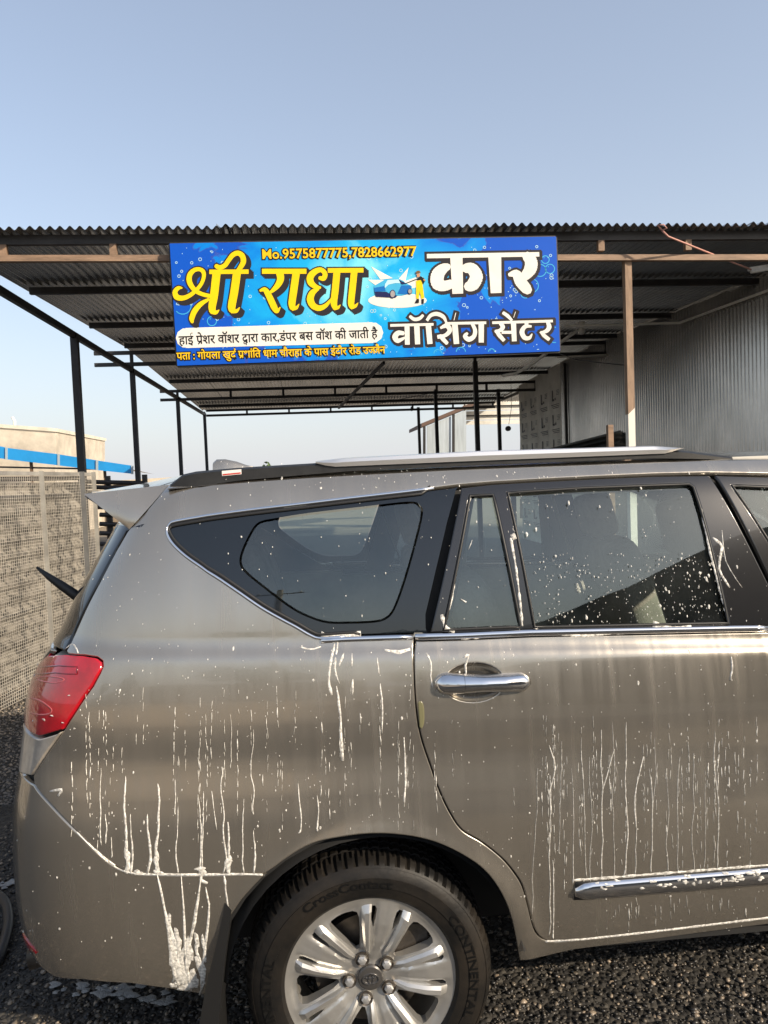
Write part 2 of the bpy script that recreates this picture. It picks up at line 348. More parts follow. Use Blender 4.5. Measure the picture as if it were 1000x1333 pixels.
def stroke_poly(pts, wid, n=7):
    pts = np.array(pts, float); wid = np.array(wid, float)/2
    if len(pts) > 2:                                   # Catmull-Rom through the points
        Q = []; Wd = []
        P = np.vstack([2*pts[0]-pts[1], pts, 2*pts[-1]-pts[-2]]); w_ = np.r_[wid[0], wid, wid[-1]]
        for i in range(1, len(P)-2):
            for t in np.linspace(0, 1, 5, endpoint=False):
                a, b, c, d = P[i-1:i+3]
                Q.append(.5*(2*b + (c-a)*t + (2*a-5*b+4*c-d)*t*t + (3*b-a-3*c+d)*t**3)); Wd.append(w_[i]*(1-t)+w_[i+1]*t)
        pts = np.array(Q+[pts[-1]]); wid = np.array(Wd+[wid[-1]])
    return pts, wid
def union_mesh(polys):
    vs, fs = [], []
    for p in polys:
        o = len(vs); vs += [Vector((float(a), float(b))) for a, b in p]; fs.append(list(range(o, o+len(p))))
    r = delaunay_2d_cdt(vs, [], fs, 1, 1e-6)
    return r[0], [f for f, src in zip(r[2], r[5]) if src]
def blob_polys(strokes, grow=0.0, off=(0, 0), flatcap=False):
    out = []
    for pts, wid in strokes:
        p, w = stroke_poly(pts, wid); p = p + np.array(off)
        if flatcap and grow:                              # square ends grow by the outline's width
            for e, s_ in ((0, 1), (-1, -2)):
                if w[e] > 5: d = p[e]-p[s_]; p[e] = p[e] + d/max(1e-9, np.hypot(*d))*grow
        w = w + grow
        for i in range(len(p)-1):
            a, b = p[i], p[i+1]; d = b-a; L = np.hypot(*d)
            if L < 1e-9: continue
            nrm = np.array([-d[1], d[0]])/L
            out.append([a+nrm*w[i], a-nrm*w[i], b-nrm*w[i+1], b+nrm*w[i+1]])
        ends = range(1, len(p)-1) if flatcap else range(len(p))
        for i in ends:
            k = 10 if i in (0, len(p)-1) else 8
            out.append([p[i] + w[i]*np.array([math.cos(2*PI*j/k), math.sin(2*PI*j/k)]) for j in range(k)])
    return out
def print_polys(name, polys, m, layer, to, parent=sign):
    q = [[to(a, b) for a, b in p] for p in polys]
    q = [p if sum(p[i-1][0]*p[i][1]-p[i][0]*p[i-1][1] for i in range(len(p))) > 0 else p[::-1] for p in q]
    vs, fs = union_mesh(q); mb = MB(); mb.add([(v.x, SY-.0016*layer, v.y) for v in vs], fs)
    return mb.obj(name, m, parent, fix=False)
def lettering(name, strokes, x0, y0, s, col, outline, shadow=None, flatcap=True):
    to = lambda a, b: sp(x0+a*s, y0+b*s)
    pol = blob_polys(strokes, outline, flatcap=flatcap)
    if shadow:
        for q in ((1.0,) if shadow[0] < 10 else (.33, .67, 1.0)): pol += blob_polys(strokes, outline, (shadow[0]*q, shadow[1]*q), flatcap=flatcap)
    print_polys('letter_outline', pol, INK['dark'], 1, to)
    print_polys(name, blob_polys(strokes, 0, flatcap=flatcap), INK[col], 2, to)
shri = [([(135,462),(95,462),(62,500),(80,552),(145,562),(215,532),(275,482),(325,420),(350,350),(345,300),(310,275),(260,280),(215,320),(203,380),(225,440),(270,490),(330,522),(400,540),(440,545)],
         [14,40,48,58,48,42,38,36,38,42,40,42,50,54,50,44,40,40,40]),
        ([(405,300),(798,298)], [44,44]), ([(478,310),(452,540),(434,640),(436,695)], [82,80,76,66]), ([(425,695),(470,706),(505,680)], [50,42,6]),
        ([(405,572),(320,622),(260,690),(230,765),(236,808)], [26,48,56,52,26]), ([(682,310),(655,500),(630,640),(634,685)], [80,80,78,66]), ([(625,690),(676,692),(710,655)], [50,38,6]),
        ([(470,240),(510,256),(560,236),(600,182),(640,132),(690,112),(735,140),(746,200),(716,256),(690,285)], [44,46,46,46,48,50,54,54,48,36])]
lettering('yellow_lettering', shri, 220, 315, .13, 'yellow', 14, (38, 34))
radha = [([(75,155),(460,155)], [44,44]), ([(645,148),(955,146)], [40,40]), ([(228,165),(236,220),(215,270),(175,315),(148,338)], [66,62,52,36,22]),
         ([(55,325),(95,312),(120,340),(150,400),(180,465),(204,500),(235,465)], [18,38,50,56,56,40,6]),
         ([(372,165),(350,320),(335,430),(340,475)], [64,64,62,50]), ([(335,478),(372,472),(397,438)], [40,30,6]),
         ([(572,212),(608,216),(622,178),(590,143),(540,155),(495,200),(498,252),(540,288),(586,298)], [30,46,42,40,50,60,58,40,18]),
         ([(565,303),(512,343),(494,400),(520,455),(575,475),(630,450),(678,392)], [26,54,62,56,48,36,14]),
         ([(725,155),(710,320),(698,425),(708,470)], [60,60,58,46]), ([(700,474),(733,470),(756,445)], [40,28,6]),
         ([(875,155),(860,300),(848,420),(852,462)], [58,58,56,46]), ([(845,468),(885,456),(908,428)], [40,28,6])]
lettering('yellow_lettering', radha, 330, 330, .15, 'yellow', 12, (34, 30))
kaar = [([(60,103),(872,90)], [32,32]), ([(272,95),(283,375)], [90,78]), ([(215,178),(175,195),(138,238),(138,300),(185,318),(240,302)], [46,76,96,96,76,64]),
        ([(335,190),(385,194),(418,250),(392,308),(355,325)], [66,84,94,92,66]), ([(550,98),(560,370)], [94,78]),
        ([(780,100),(812,140),(808,195),(770,245),(735,270)], [70,92,92,70,50]), ([(650,238),(705,232),(735,285),(780,340),(792,352)], [22,64,84,76,46])]
lettering('white_lettering', kaar, 545, 315, .18, 'white', 17, (6, 8))
wash = [([(35,103),(280,97)], [15,15]), ([(345,92),(578,88)], [15,15]), ([(612,88),(955,78)], [15,15]), ([(130,100),(132,212)], [28,27]),
        ([(112,148),(80,146),(62,168),(78,190),(118,172)], [22,28,32,26,12]), ([(185,98),(190,210)], [31,29]), ([(145,50),(170,68),(200,64),(222,44)], [16,20,20,15]),
        ([(250,97),(260,208)], [31,29]), ([(242,76),(265,46),(300,38),(335,54),(355,90)], [16,20,24,22,10]),
        ([(318,118),(355,104),(372,132),(345,160),(302,168)], [12,28,26,20,22]), ([(315,158),(335,182),(358,206)], [18,24,20]), ([(400,95),(410,208)], [33,31]), ([(399,52),(403,53)], [44,44]),
        ([(498,92),(515,130),(508,165),(480,182),(458,164),(472,146)], [18,22,24,28,24,14]), ([(550,90),(550,200)], [31,29]),
        ([(655,88),(672,112),(655,132),(628,138)], [18,26,20,18]), ([(632,130),(652,158),(680,190)], [16,24,20]), ([(665,142),(732,142)], [17,17]), ([(732,86),(737,193)], [29,27]),
        ([(672,30),(700,50),(724,76)], [18,20,14]), ([(737,42),(740,43)], [36,36]), ([(806,82),(806,112)], [22,22]), ([(835,108),(798,110),(780,140),(795,172),(822,174),(838,150)], [12,22,28,26,20,6]),
        ([(926,84),(934,112),(918,135),(886,145)], [20,27,22,14]), ([(884,138),(905,160),(935,184)], [12,22,20])]
lettering('white_lettering', wash, 500, 400, .23, 'white', 13, (5, 5))
to1 = lambda a, b: sp(a, b)
print_polys('white_band', blob_polys([([(242,440),(485.5,433)], [26,27])]), INK['white'], 1, to1)
# lines of small type, set from the built-in font glyph by glyph
_gc = {}
def glyph(ch, bold):
    if (ch, bold) not in _gc:
        def mk(s):
            c = D.curves.new('glyph', 'FONT'); c.body = s; c.offset = bold; c.resolution_u = 3
            o = D.objects.new('glyph', c); COL.objects.link(o); dg = bpy.context.evaluated_depsgraph_get(); dg.update()
            me = D.meshes.new_from_object(o.evaluated_get(dg))
            vs = [(v.co.x, v.co.y) for v in me.vertices]; fs = [tuple(p.vertices) for p in me.polygons]
            D.objects.remove(o); D.curves.remove(c); D.meshes.remove(me); return vs, fs
        v1, f1 = mk(ch); v2, _ = mk('\u0915'+ch+'\u0915') if ch != ' ' else (0, 0); v0, _ = mk('\u0915\u0915')
        a = (max(p[0] for p in v2) - max(p[0] for p in v0)) if ch != ' ' else .28
        _gc[(ch, bold)] = (v1, f1, max(0, a))
    return _gc[(ch, bold)]
def set_line(name, text, P0, P1, size, m, layer, bold=0.0, grow=None, yk=1.0):
    """text between two sign points; '~' marks a ra-stroke under the last letter, '^' a reph, '_' a subjoined va, '<' tightens a doubled letter"""
    V_, F_ = [], []; x = 0.0; last = 0.0
    def put(vs, fs, ox, oy=0, sx=1, sy=1):
        o = len(V_); V_.extend(((a*sx+ox), (b*sy+oy)) for a, b in vs); F_.extend(tuple(i+o for i in f) for f in fs)
    def bar(a, b, w):
        d = np.subtract(b, a); d = d/np.hypot(*d); nn = np.array([-d[1], d[0]])*w/2
        put([tuple(np.array(a)+nn), tuple(np.array(a)-nn), tuple(np.array(b)-nn), tuple(np.array(b)+nn)], [(0,1,2,3)], 0)
    bw = .075 + 2*bold
    for ch in text:
        if ch == '~': bar((x-.16, .22), (x-.42, -.02), bw)
        elif ch == '^': bar((x-.13, .63), (x-.02, .80), bw); bar((x-.02, .80), (x-.14, .87), bw)
        elif ch == '_':
            v, f, a = glyph('\u0935', bold); put(v, f, x-.44, -.22, .62, .62)
        elif ch == '<': x -= .2
        else:
            v, f, a = glyph(ch, bold); put(v, f, x); x += a
    tot = max(p[0] for p in V_); P0, P1 = np.array(P0), np.array(P1); d = (P1-P0)/tot; L = np.hypot(*d); u = np.array([-d[1], d[0]])/L*size
    mb = MB(); mb.add([(P0[0]+a*d[0]+b*u[0], SY-.0016*layer-1e-5*(i % 3), P0[1]+a*d[1]+b*u[1]) for i, (a, b) in enumerate(V_)], F_)
    return mb.obj(name, m, sign, fix=False)
S1 = 13.2*SY/FPX                                    # photo pixels to metres on the sign
l1 = 'हाई प~ेशर वॉशर द_ारा कार,डंपर बस वॉश की जाती है'
set_line('black_small_lettering', l1, sp(233.5, 448.5), sp(492, 439.5), 16*SY/FPX, INK['black'], 2, .014)
l2 = 'पता : गोयला खुद^ प~शांित धाम चौराहा के पास इंदौर रोड उज<जैन'
set_line('small_lettering_outline', l2, sp(230.5, 468.3), sp(502, 459.8), 13.5*SY/FPX, INK['black'], 1, .12)
set_line('gold_small_lettering', l2, sp(230.5, 468.3), sp(502, 459.8), 13.5*SY/FPX, INK['gold'], 2, .018)
l0 = 'Mo.9575877775,7828662977'
set_line('small_lettering_outline', l0, sp(341, 337), sp(542.5, 333), 17*SY/FPX, INK['black'], 1, .10)
set_line('gold_small_lettering', l0, sp(341, 337), sp(542.5, 333), 17*SY/FPX, INK['gold'], 2, .018)
# printed bubbles and splashes
def ring(cx, cy, r, w, n=14): return [[(cx+(r+s)*math.cos(t), cy+(r+s)*math.sin(t)) for s, t in ((-w, a), (w, a), (w, b), (-w, b))] for a, b in ((2*PI*i/n, 2*PI*(i+1)/n) for i in range(n))]
bub = []
for i in range(420):
    px, py = rng.uniform(228, 722), rng.uniform(320, 465)
    if rng.random() < .5 and abs(py-440) > 25 and 300 < px < 600: continue
    if rng.random() < .7: bub.append([(px+.65*math.cos(t)*(q:=rng.uniform(.5, 1.3)), py+.65*math.sin(t)*q) for t in np.linspace(0, 2*PI, 7)[:-1]])
    else: bub += ring(px, py, rng.uniform(1.2, 2.2), .35, 8)
inside = lambda p: (p[1] > 317.5-(p[0]-221)*.018+1.5) and (p[1] < 476-(p[0]-231)*.038-2) and (p[0] > 221+(p[1]-317)*.063+1.5) and (p[0] < 724+(p[1]-308)*.0336-2)
bub = [b for b in bub if all(inside(p) for p in b)]
mb = MB()
for b in bub:
    q = [sp(*p) for p in b]; mb.add([(a, SY-.0012, c) for a, c in q], [tuple(range(len(q)))])
tag(mb.obj('bubble_print', INK['pale'], sign, fix=False), kind='stuff')
big = []
for cx, cy, r in ((703,352,8),(716,350,6),(692,372,9),(684,382,6),(722,436,10),(238,398,11),(245,385,5),(276,418,6),(600,458,6),(570,460,5),(640,458,4),(710,338,5)):
    big += [b for b in ring(cx, cy, r, .55, 18)]
    big += [[(cx-r*.5, cy-r*.5), (cx-r*.2, cy-r*.65), (cx-r*.35, cy-r*.3)]]
big = [b for b in big if all(inside(p) for p in b)]
mb = MB()
for b in big: q = [sp(*p) for p in b]; mb.add([(a, SY-.0009, c) for a, c in q], [tuple(range(len(q)))])
tag(mb.obj('bubble_print', INK['sky'], sign, fix=False), kind='stuff')
# the printed picture: a blue hatchback being hosed by a worker in yellow dungarees
Z5 = lambda a, b: sp(475+a*.085, 335+b*.085)
def pic(name, polys, col, layer): print_polys(name, polys, INK[col], layer, Z5)
pic('picture_splash', [[(95,140),(240,340),(430,320)], [(520,330),(620,370),(670,155)], [(50,345),(180,440),(330,400),(330,345)], [(600,370),(800,300),(790,460),(700,480)]] + [[(500+450*math.cos(t), 660+115*math.sin(t)) for t in np.linspace(0, 2*PI, 24)[:-1]]], 'white', 1)
pic('picture_car', [[(140,440),(300,345),(350,330),(520,330),(640,400),(720,440),(722,550),(560,590),(160,590)]], 'sky', 2)
pic('picture_car', [[(500,560),(560,430),(700,430),(718,540),(640,570)]], 'blue', 3)
pic('picture_car', [[(140,470),(300,440),(320,520),(150,530)]], 'blue', 3)
pic('picture_car', [[(300,480),(310,410),(350,350),(510,340),(600,400),(470,395),(360,420)]], 'pale', 3)
pic('picture_car', [[(520,345),(600,385),(640,410),(560,415)]], 'navy', 4)
pic('picture_car', [[(150,530),(330,530),(380,560),(500,590),(470,620),(170,605)]], 'navy', 4)
for cx, cy, rx, ry in ((425,565,45,66), (690,525,36,44)):
    pic('picture_wheel', [[(cx+rx*math.cos(t), cy+ry*math.sin(t)) for t in np.linspace(0, 2*PI, 18)[:-1]]], 'navy', 5)
    pic('picture_wheel', [[(cx+.78*rx*math.cos(t), cy+.78*ry*math.sin(t)) for t in np.linspace(0, 2*PI, 18)[:-1]]], 'grey', 6)
pic('picture_worker', [[(785,360),(875,350),(910,620),(865,640),(840,520),(825,640),(785,630)]], 'yellow', 3)
pic('picture_worker', [[(800,330),(850,290),(905,320),(925,360),(890,420),(860,350),(810,350)], [(795,640),(830,640),(828,700),(765,705)], [(868,640),(905,640),(900,715),(870,712)], [(625,395),(820,320),(825,332),(630,405)]], 'black', 4)
pic('picture_worker', [[(790,255),(845,250),(840,300),(800,310)], [(890,330),(930,350),(905,370)]], 'skin', 5)
pic('picture_worker', [[(775,250),(790,212),(835,208),(855,245)]], 'olive', 6)

def smooth3(pts, k=6):
    pts = np.array(pts, float); P = np.vstack([2*pts[0]-pts[1], pts, 2*pts[-1]-pts[-2]]); Q = []
    for i in range(1, len(P)-2):
        a, b, c, d = P[i-1:i+3]
        for t in np.linspace(0, 1, k, endpoint=False): Q.append(.5*(2*b+(c-a)*t+(2*a-5*b+4*c-d)*t*t+(3*b-a-3*c+d)*t**3))
    return Q+[pts[-1]]
# ------------------------------------------------------------------ wires, pipes and lamps under the shed
def pix_tube(name, pts, r, m, label, cat, n=8):
    P = [tuple(atY(*p)) for p in pts]; mb = MB().tube(P, r, n); return tag(mb.obj(name, m, smooth=True), label, cat)
_wy = [float(atX(px, py, 5.14)[1]) for px, py in ((905,413),(925,405.5),(1000,378),(1060,356))]
pix_tube('conduit_pipe', [(735,424,_wy[0]+.05),(800,423,_wy[0]+.05),(885,420,_wy[0]+.05),(905,413,_wy[0]),(925,405.5,_wy[1]),(1000,378,_wy[2]),(1060,356,_wy[3])], .017, M['pvc'], 'thin white conduit turning along the top of the corrugated side wall', 'conduit')
pix_tube('conduit_pipe', [(725,465,12.3),(770,463,12.3),(805,461,12.3)], .017, M['pvc'], 'short white conduit fixed level under the ladder beam', 'conduit')
cp = [(655,489,11.2),(672,486,10.9),(690,476,10.6),(715,457,10.2),(735,442,10.0),(752,430,9.9)]
pix_tube('bent_pipe', cp, .024, M['pvc'], 'bent pale pipe hanging down behind the signboard corner', 'pipe')
lt = thing('ceiling_lamp', 'round white lamp holder where the conduit meets the bent pipe', 'lamp', tuple(atY(757, 426, 9.9)))
c = np.array(ORIG[lt.name])
def lathe(prof, c, n=20, axis='z'):
    mb = MB(); vs = []
    for r_, h in prof:
        for k in range(n):
            a = 2*PI*k/n; p = (r_*math.cos(a), r_*math.sin(a), h) if axis == 'z' else (r_*math.cos(a), h, r_*math.sin(a))
            vs.append(tuple(np.array(c)+p))
    fs = [(i*n+k, i*n+(k+1)%n, (i+1)*n+(k+1)%n, (i+1)*n+k) for i in range(len(prof)-1) for k in range(n)]
    return mb.add(vs, fs)
lathe([(0,.07),(.055,.07),(.055,.02),(.03,.0)], c).obj('lamp_base', M['pvc'], lt, .6)
lathe([(.028,0),(.045,-.03),(.05,-.06),(.035,-.095),(0,-.105)], c).obj('bulb', M['white_paint'], lt, True)
pix_tube('cable', [(728,460,9.0),(750,468,8.6),(780,472,8.2),(820,476,7.8)], .006, M['dark_wire'], 'thin slack cable from the sign corner towards the side wall', 'cable', 5)
pix_tube('cable', [(862,300,6.05),(870,308,6.06),(905,322,6.2),(950,340,6.45),(978,351,6.6)], .008, M['pink_wire'], 'pinkish cable dropping from the eave to the tube light', 'cable', 6)
pix_tube('cable', [(480,528,12.9),(520,520,12.9),(560,512,12.9)], .006, M['dark_wire'], 'dark wire tied along the ladder beam', 'cable', 5)
tl = thing('tube_light', 'slim white tube light hung under the roof edge beside the pink cable', 'light', tuple(atY(1010, 350, 6.7)))
a_, b_ = atY(978, 353.5, 6.62), atY(1085, 336, 6.9)
MB().tube([a_, b_], .018, 10).obj('tube', M['white_paint'], tl, True)
MB().beam(a_ + np.array([0,.03,.03]), b_ + np.array([0,.03,.03]), .04, .03).obj('fitting', M['white_paint'], tl)
MB().beam(a_ + np.array([.3,.03,.03]), (a_[0]+.3, a_[1]+.05, 3.8), .01, .01).obj('hanger', M['dark_wire'], tl)
pix_tube('cable', [(862,300,6.05),(856,293,6.03),(864,292.5,6.02),(868,297,6.02),(862,300,6.05)], .007, M['pink_wire'], 'small loop of wire knotted round the roof edge', 'cable', 6)

# stacked spare sheets leaning by the white-footed post
stack = thing('sheet_stack', 'stack of dark profiled steel sheets lying on a slope by the post', 'sheets', tuple(atY(765, 640, 8.2)*np.array([1,1,0])))
E0, E1 = atY(640, 605, 9.6), atY(806, 563, 7.2)
for i in range(3):
    dzz = -.05*i; n = 36; P = []
    for w_ in np.linspace(0, .78, 25):
        row = []
        hh = .03*(1 if int(w_/.78*12) % 2 else 0)
        for t in (0, 1):
            e = E0*(1-t) + E1*t; row.append((e[0] + w_*.55, e[1]+w_*.8, e[2]+dzz+hh - w_*.05))
        P.append(row)
    MB().grid(P).obj('steel_sheet', M['wall_sheet'] if i else M['roof_sheet'], stack)
for t in (.12, .88):
    e = E0*(1-t) + E1*t; MB().beam((e[0]+.2, e[1]+.3, 0), (e[0]+.2, e[1]+.3, e[2]-.1), .06, .06).obj('trestle', M['black_steel'], stack)

# lean-to with pale sheets beyond the pole shed
lean = thing('lean_to_shed', 'lean-to of pale sheets with sloping brown roof edge beyond the pole shed', 'shed', tuple(atY(620, 640, 24)*np.array([1,1,0])))
LY = 23.0
M['pale_sheet'] = mat('pale_sheet', (.42,.47,.5), .5, .2, .15, 2, stretch=(4,4,.4))
def q3(pxs, Y, d, name, m):
    P = [atY(a, b, Y) for a, b in pxs]; P = [(p[0], max(0, p[2])) for p in P]; MB().prism(P, Y, Y+d).obj(name, m, lean)
q3([(549,556),(700,493),(700,489),(549,551)], LY-.1, 3.0, 'roof_edge', mat('rust_edge', (.12,.07,.05), .7))
for a, b in ((556,571), (571,587), (592,607)):
    q3([(a, 554-(a-549)*.42+4), (b, 554-(b-549)*.42+4), (b, 690), (a, 690)], LY+.03*(a % 2), .03, 'wall_sheet', M['pale_sheet'])
for a in (551, 589): q3([(a, 554-(a-549)*.42+2), (a+3.2, 554-(a-549)*.42+2), (a+3.2, 690), (a, 690)], LY-.05, .06, 'post', M['black_steel'])
Y2 = LY+2.6
for i in range(5):
    q3([(603, 523+i*6.2), (700, 521+i*6.2), (700, 526.2+i*6.2), (603, 528.2+i*6.2)], Y2+.03*(i % 2), .03, 'cladding_strip', M['print_sheet'])
    if i % 2: q3([(603, 522+i*6.2), (700, 520+i*6.2), (700, 521.4+i*6.2), (603, 523.4+i*6.2)], Y2-.05, .04, 'rail', M['black_steel'])
q3([(678,520),(681,520),(681,690),(678,690)], Y2, .06, 'post', M['black_steel'])
q3([(604,520),(606,520),(606,690),(604,690)], Y2, .06, 'post', M['black_steel'])
mt = thing('electric_meter', 'small grey meter box with hanging wires on inner post', 'meter', tuple(atY(661, 558, 16.5)))
c = np.array(ORIG[mt.name]); lathe([(0,-.02),(.06,-.02),(.06,.05),(.045,.07),(0,.075)], c + np.array([0,-.05,0]), 16, 'y').obj('meter_body', mat('meter_grey', (.08,.08,.08), .5), mt, .6)
MB().tube([c+np.array([.03,0,.1]), c+np.array([.12,.05,.5]), c+np.array([.14,.1,1.5])], .006, 5).obj('wire', M['dark_wire'], mt)

# ------------------------------------------------------------------ wire fence on the left
f0, fd = np.array([-2.41, 5.665]), np.array([.2307, .973])
fence = thing('mesh_fence', 'rusty white wire mesh fence on flat steel posts beside the car', 'fence', (-2.4, 5.6, 0))
M['mesh_wire'] = mat('mesh_wire', (.42,.39,.34), .6, .2, .25, 3)
def fp(t, z, o=0.0): p = f0 + fd*t + np.array([fd[1], -fd[0]])*o; return (p[0], p[1], z)
T0, T1 = -2.6, 1.5
ftop = lambda t: 1.80 + .02*math.sin(t*1.3) - .012*t
wm = MB()
for t in np.arange(T0, T1, .0255): wm.beam(fp(t, .03), fp(t, ftop(t)), .0032, .0032)
for z in np.arange(.03, 1.8, .0255):
    pts = np.linspace(T0, T1, 9)
    for a, b in zip(pts[:-1], pts[1:]): wm.beam(fp(a, z+.006*math.sin(a*3+z), .003), fp(b, z+.006*math.sin(b*3+z), .003), .0032, .0032)
tag(wm.obj('wire_mesh', M['mesh_wire'], fence, fix=False), kind='stuff')
fpm = mat('fence_post_grey', (.33,.315,.28), .6, .3, .2, 5); fpd = mat('fence_post_dark', (.16,.16,.155), .5, .3, .2, 5)
for t in (-2.3, -1.3, -.35, .68, 1.29, 1.5): MB().beam(fp(t, 0, .016), fp(t, ftop(t)+.02, .016), .034 if t != 1.29 else .05, .016).obj('fence_post', fpd if t == 1.29 else fpm, fence)
MB().beam(fp(T0, ftop(T0), -.012), fp(T1, ftop(T1), -.012), .03, .03).obj('top_rail', mat('rail_grey', (.3,.29,.27), .6, .3, .3, 5), fence)
bw = thing('sheet_wall', 'dirty pale corrugated sheet wall standing behind the wire mesh fence', 'wall', fp(0, 0, -.4))
M['dirty_sheet'] = mat('dirty_sheet', (.035,.033,.03), .65, .1, 0, 16, .2, 20, col2=(.30,.275,.235), stretch=(1.0,1.0,.55), detail=10, ramp=(.40,.55))
k = 0
for z0 in (0.0, .62, 1.24):
    P = [[fp(t, z0 + i*.0155, -.36 - .02*(k % 2) + .02*math.cos(2*PI*i/8)) for t in np.linspace(T0-.3, T1+.4, 12)] for i in range(41 if z0 < 1.2 else 33)]
    MB().grid(P).obj('wall_sheet', M['dirty_sheet'], bw, True); k += 1
MB().beam(fp(T0-.3, 1.775, -.36), fp(T1+.4, 1.775, -.36), .05, .04).obj('top_cap', M['black_steel'], bw)
for t in (-2.0, .2): MB().beam(fp(t, 0, -.43), fp(t, 1.75, -.43), .05, .05).obj('wall_post', M['black_steel'], bw)
# dark stack of tubes behind the fence
rack = thing('tube_rack', 'rack of dark steel tubes lying level behind the end of the fence', 'rack', (-2.3, 8.4, 0))
for i, (px0, px1, py) in enumerate(((105,190,627),(112,200,634),(112,200,641),(120,200,650),(126,200,660),(130,200,670),(130,200,682),(130,200,694),(130,200,708),(130,200,722))):
    MB().tube([atY(px0, py, 8.35+.02*(i % 3)), atY(px1, py+2, 8.35+.02*(i % 3))], .025, 8).obj('steel_tube', M['black_steel'], rack, .6)
for px in (142, 190):
    P = atY(px, 640, 8.45); MB().box((P[0], 8.43, .9), (.05, .05, 1.8)).obj('rack_post', M['black_steel'], rack)

# wet patches and a hose on the ground
suds = MB(); rs = np.random.default_rng(21)
for cpx, cpy, n_, sx, sy in ((140,1288,22,80,9), (4,1152,6,16,10), (200,1300,8,40,8)):
    for _ in range(n_):
        P = atZ(cpx+rs.normal(0, sx*.5), cpy+rs.normal(0, sy*.5), .012); r0 = rs.uniform(.004, .018); ph = rs.uniform(0, 6, 2); zz = .010+rs.uniform(0, .006)
        V_ = [(P[0]+r0*math.cos(t)*(1+.35*math.sin(2*t+ph[0])+.2*math.sin(5*t+ph[1]))*1.5, P[1]+r0*math.sin(t)*(1+.3*math.sin(3*t+ph[1])), zz) for t in np.linspace(0, 2*PI, 16)[:-1]]
        suds.add(V_+[(P[0], P[1], zz+.006)], [(k_, (k_+1) % 15, 15) for k_ in range(15)])
tag(suds.obj('soap_suds', mat('suds', (.30,.30,.29), .35, 0, .2, 60, .5, 200), smooth=True, fix=False), 'patches of grey soap suds on the wet gravel under the rear bumper', 'suds', kind='stuff')
hp = [atZ(px, py, .022) for px, py in ((-60,1150),(-20,1158),(4,1172),(11,1198),(4,1232),(-12,1262),(-60,1300))]
tag(MB().tube([Vector(p) for p in smooth3(hp)], .02, 12).obj('water_hose', mat('black_hose', (.02,.022,.025), .4), smooth=True), 'thick black water hose curving on the gravel behind the car bumper', 'hose')

# ------------------------------------------------------------------ buildings at the left
bl_ = thing('concrete_building', 'flat roofed cream concrete building with blue canopy edge', 'building', tuple(atY(-60, 640, 26)*np.array([1,1,0])))
BY = 26.0
def bq(pxs, Y, d, name, m, root): P = [atY(a, b, Y) for a, b in pxs]; return MB().prism([(p[0], max(0, p[2])) for p in P], Y, Y+d).obj(name, m, root)
bq([(-340,530),(72,560.5),(72,700),(-340,700)], BY, 6, 'wall', M['concrete'], bl_)
bq([(-342,527),(73,557.5),(73,562),(-342,532)], BY-.06, 6.1, 'parapet_cap', mat('cap', (.6,.55,.45), .9, 0, .15, 2), bl_)
pp = MB().tube([atY(19,562,27), atY(19,548,27), atY(16,543,27)], .05, 8); pp.obj('vent_pipe', M['pvc'], bl_, True)
cn = thing('blue_canopy', 'long canopy of bright blue fascia boards on thin posts', 'canopy', tuple(atY(60, 640, 22)*np.array([1,1,0])))
CY = 22.0
segs = [(-220,551,575), (-90,566,590), (9,579.5,599), (80,592.5,608.5), (130,600.5,613.5), (175,606,617)]
segs = [(-220,541,566), (-90,562,584), (9,583,598), (77,591.5,606), (127,599.5,612), (173,606.5,617)]
for i, (a, b) in enumerate(zip(segs[:-1], segs[1:])):
    dY = .015*(i % 2)
    bq([(a[0], a[1]), (b[0]-.4, b[1]-.2), (b[0]-.4, b[2]-.2), (a[0], a[2])], CY+dY, .05, 'fascia_board', M['blue_sheet'], cn)
    bq([(b[0]-2.2, b[1]-.6), (b[0]+.6, b[1]-.3), (b[0]+.6, b[2]+.3), (b[0]-2.2, b[2]+.2)], CY-.03, .03, 'joint_strip', mat('joint', (.35,.42,.45), .6), cn)
rp = [atY(-220, 553, CY+.06), atY(172, 611, CY+.06)]
MB().add([rp[0], rp[1], rp[1]+np.array([0,3.0,-.12]), rp[0]+np.array([0,3.0,-.12])], [(0,1,2,3)]).obj('canopy_roof', M['roof_sheet'], cn)
for px in (43, 138):
    P = atY(px, 640, CY+.25); zt = atY(px, 600+(px-43)*.11, CY+.25)[2]; MB().box((P[0], CY+.25, zt/2), (.07, .07, zt)).obj('canopy_post', mat('rust_post', (.16,.1,.06), .8), cn)
MB().beam(atY(-200, 604, CY+.3), atY(150, 611, CY+.3), .05, .05).obj('canopy_tie', M['black_steel'], cn)
lb = thing('low_building', 'low beige building with flat slab roof seen over the fence', 'building', tuple(atY(190, 640, 32)*np.array([1,1,0])))
bq([(95,634),(232,626),(232,700),(95,700)], 32.3, 5, 'wall', mat('brownish_wall', (.2,.16,.12), .9, 0, .2, 2), lb)
bq([(92,629),(228,621),(236,622),(236,627),(228,626.5),(92,634.5)], 32.0, 5.6, 'roof_slab', M['concrete'], lb)
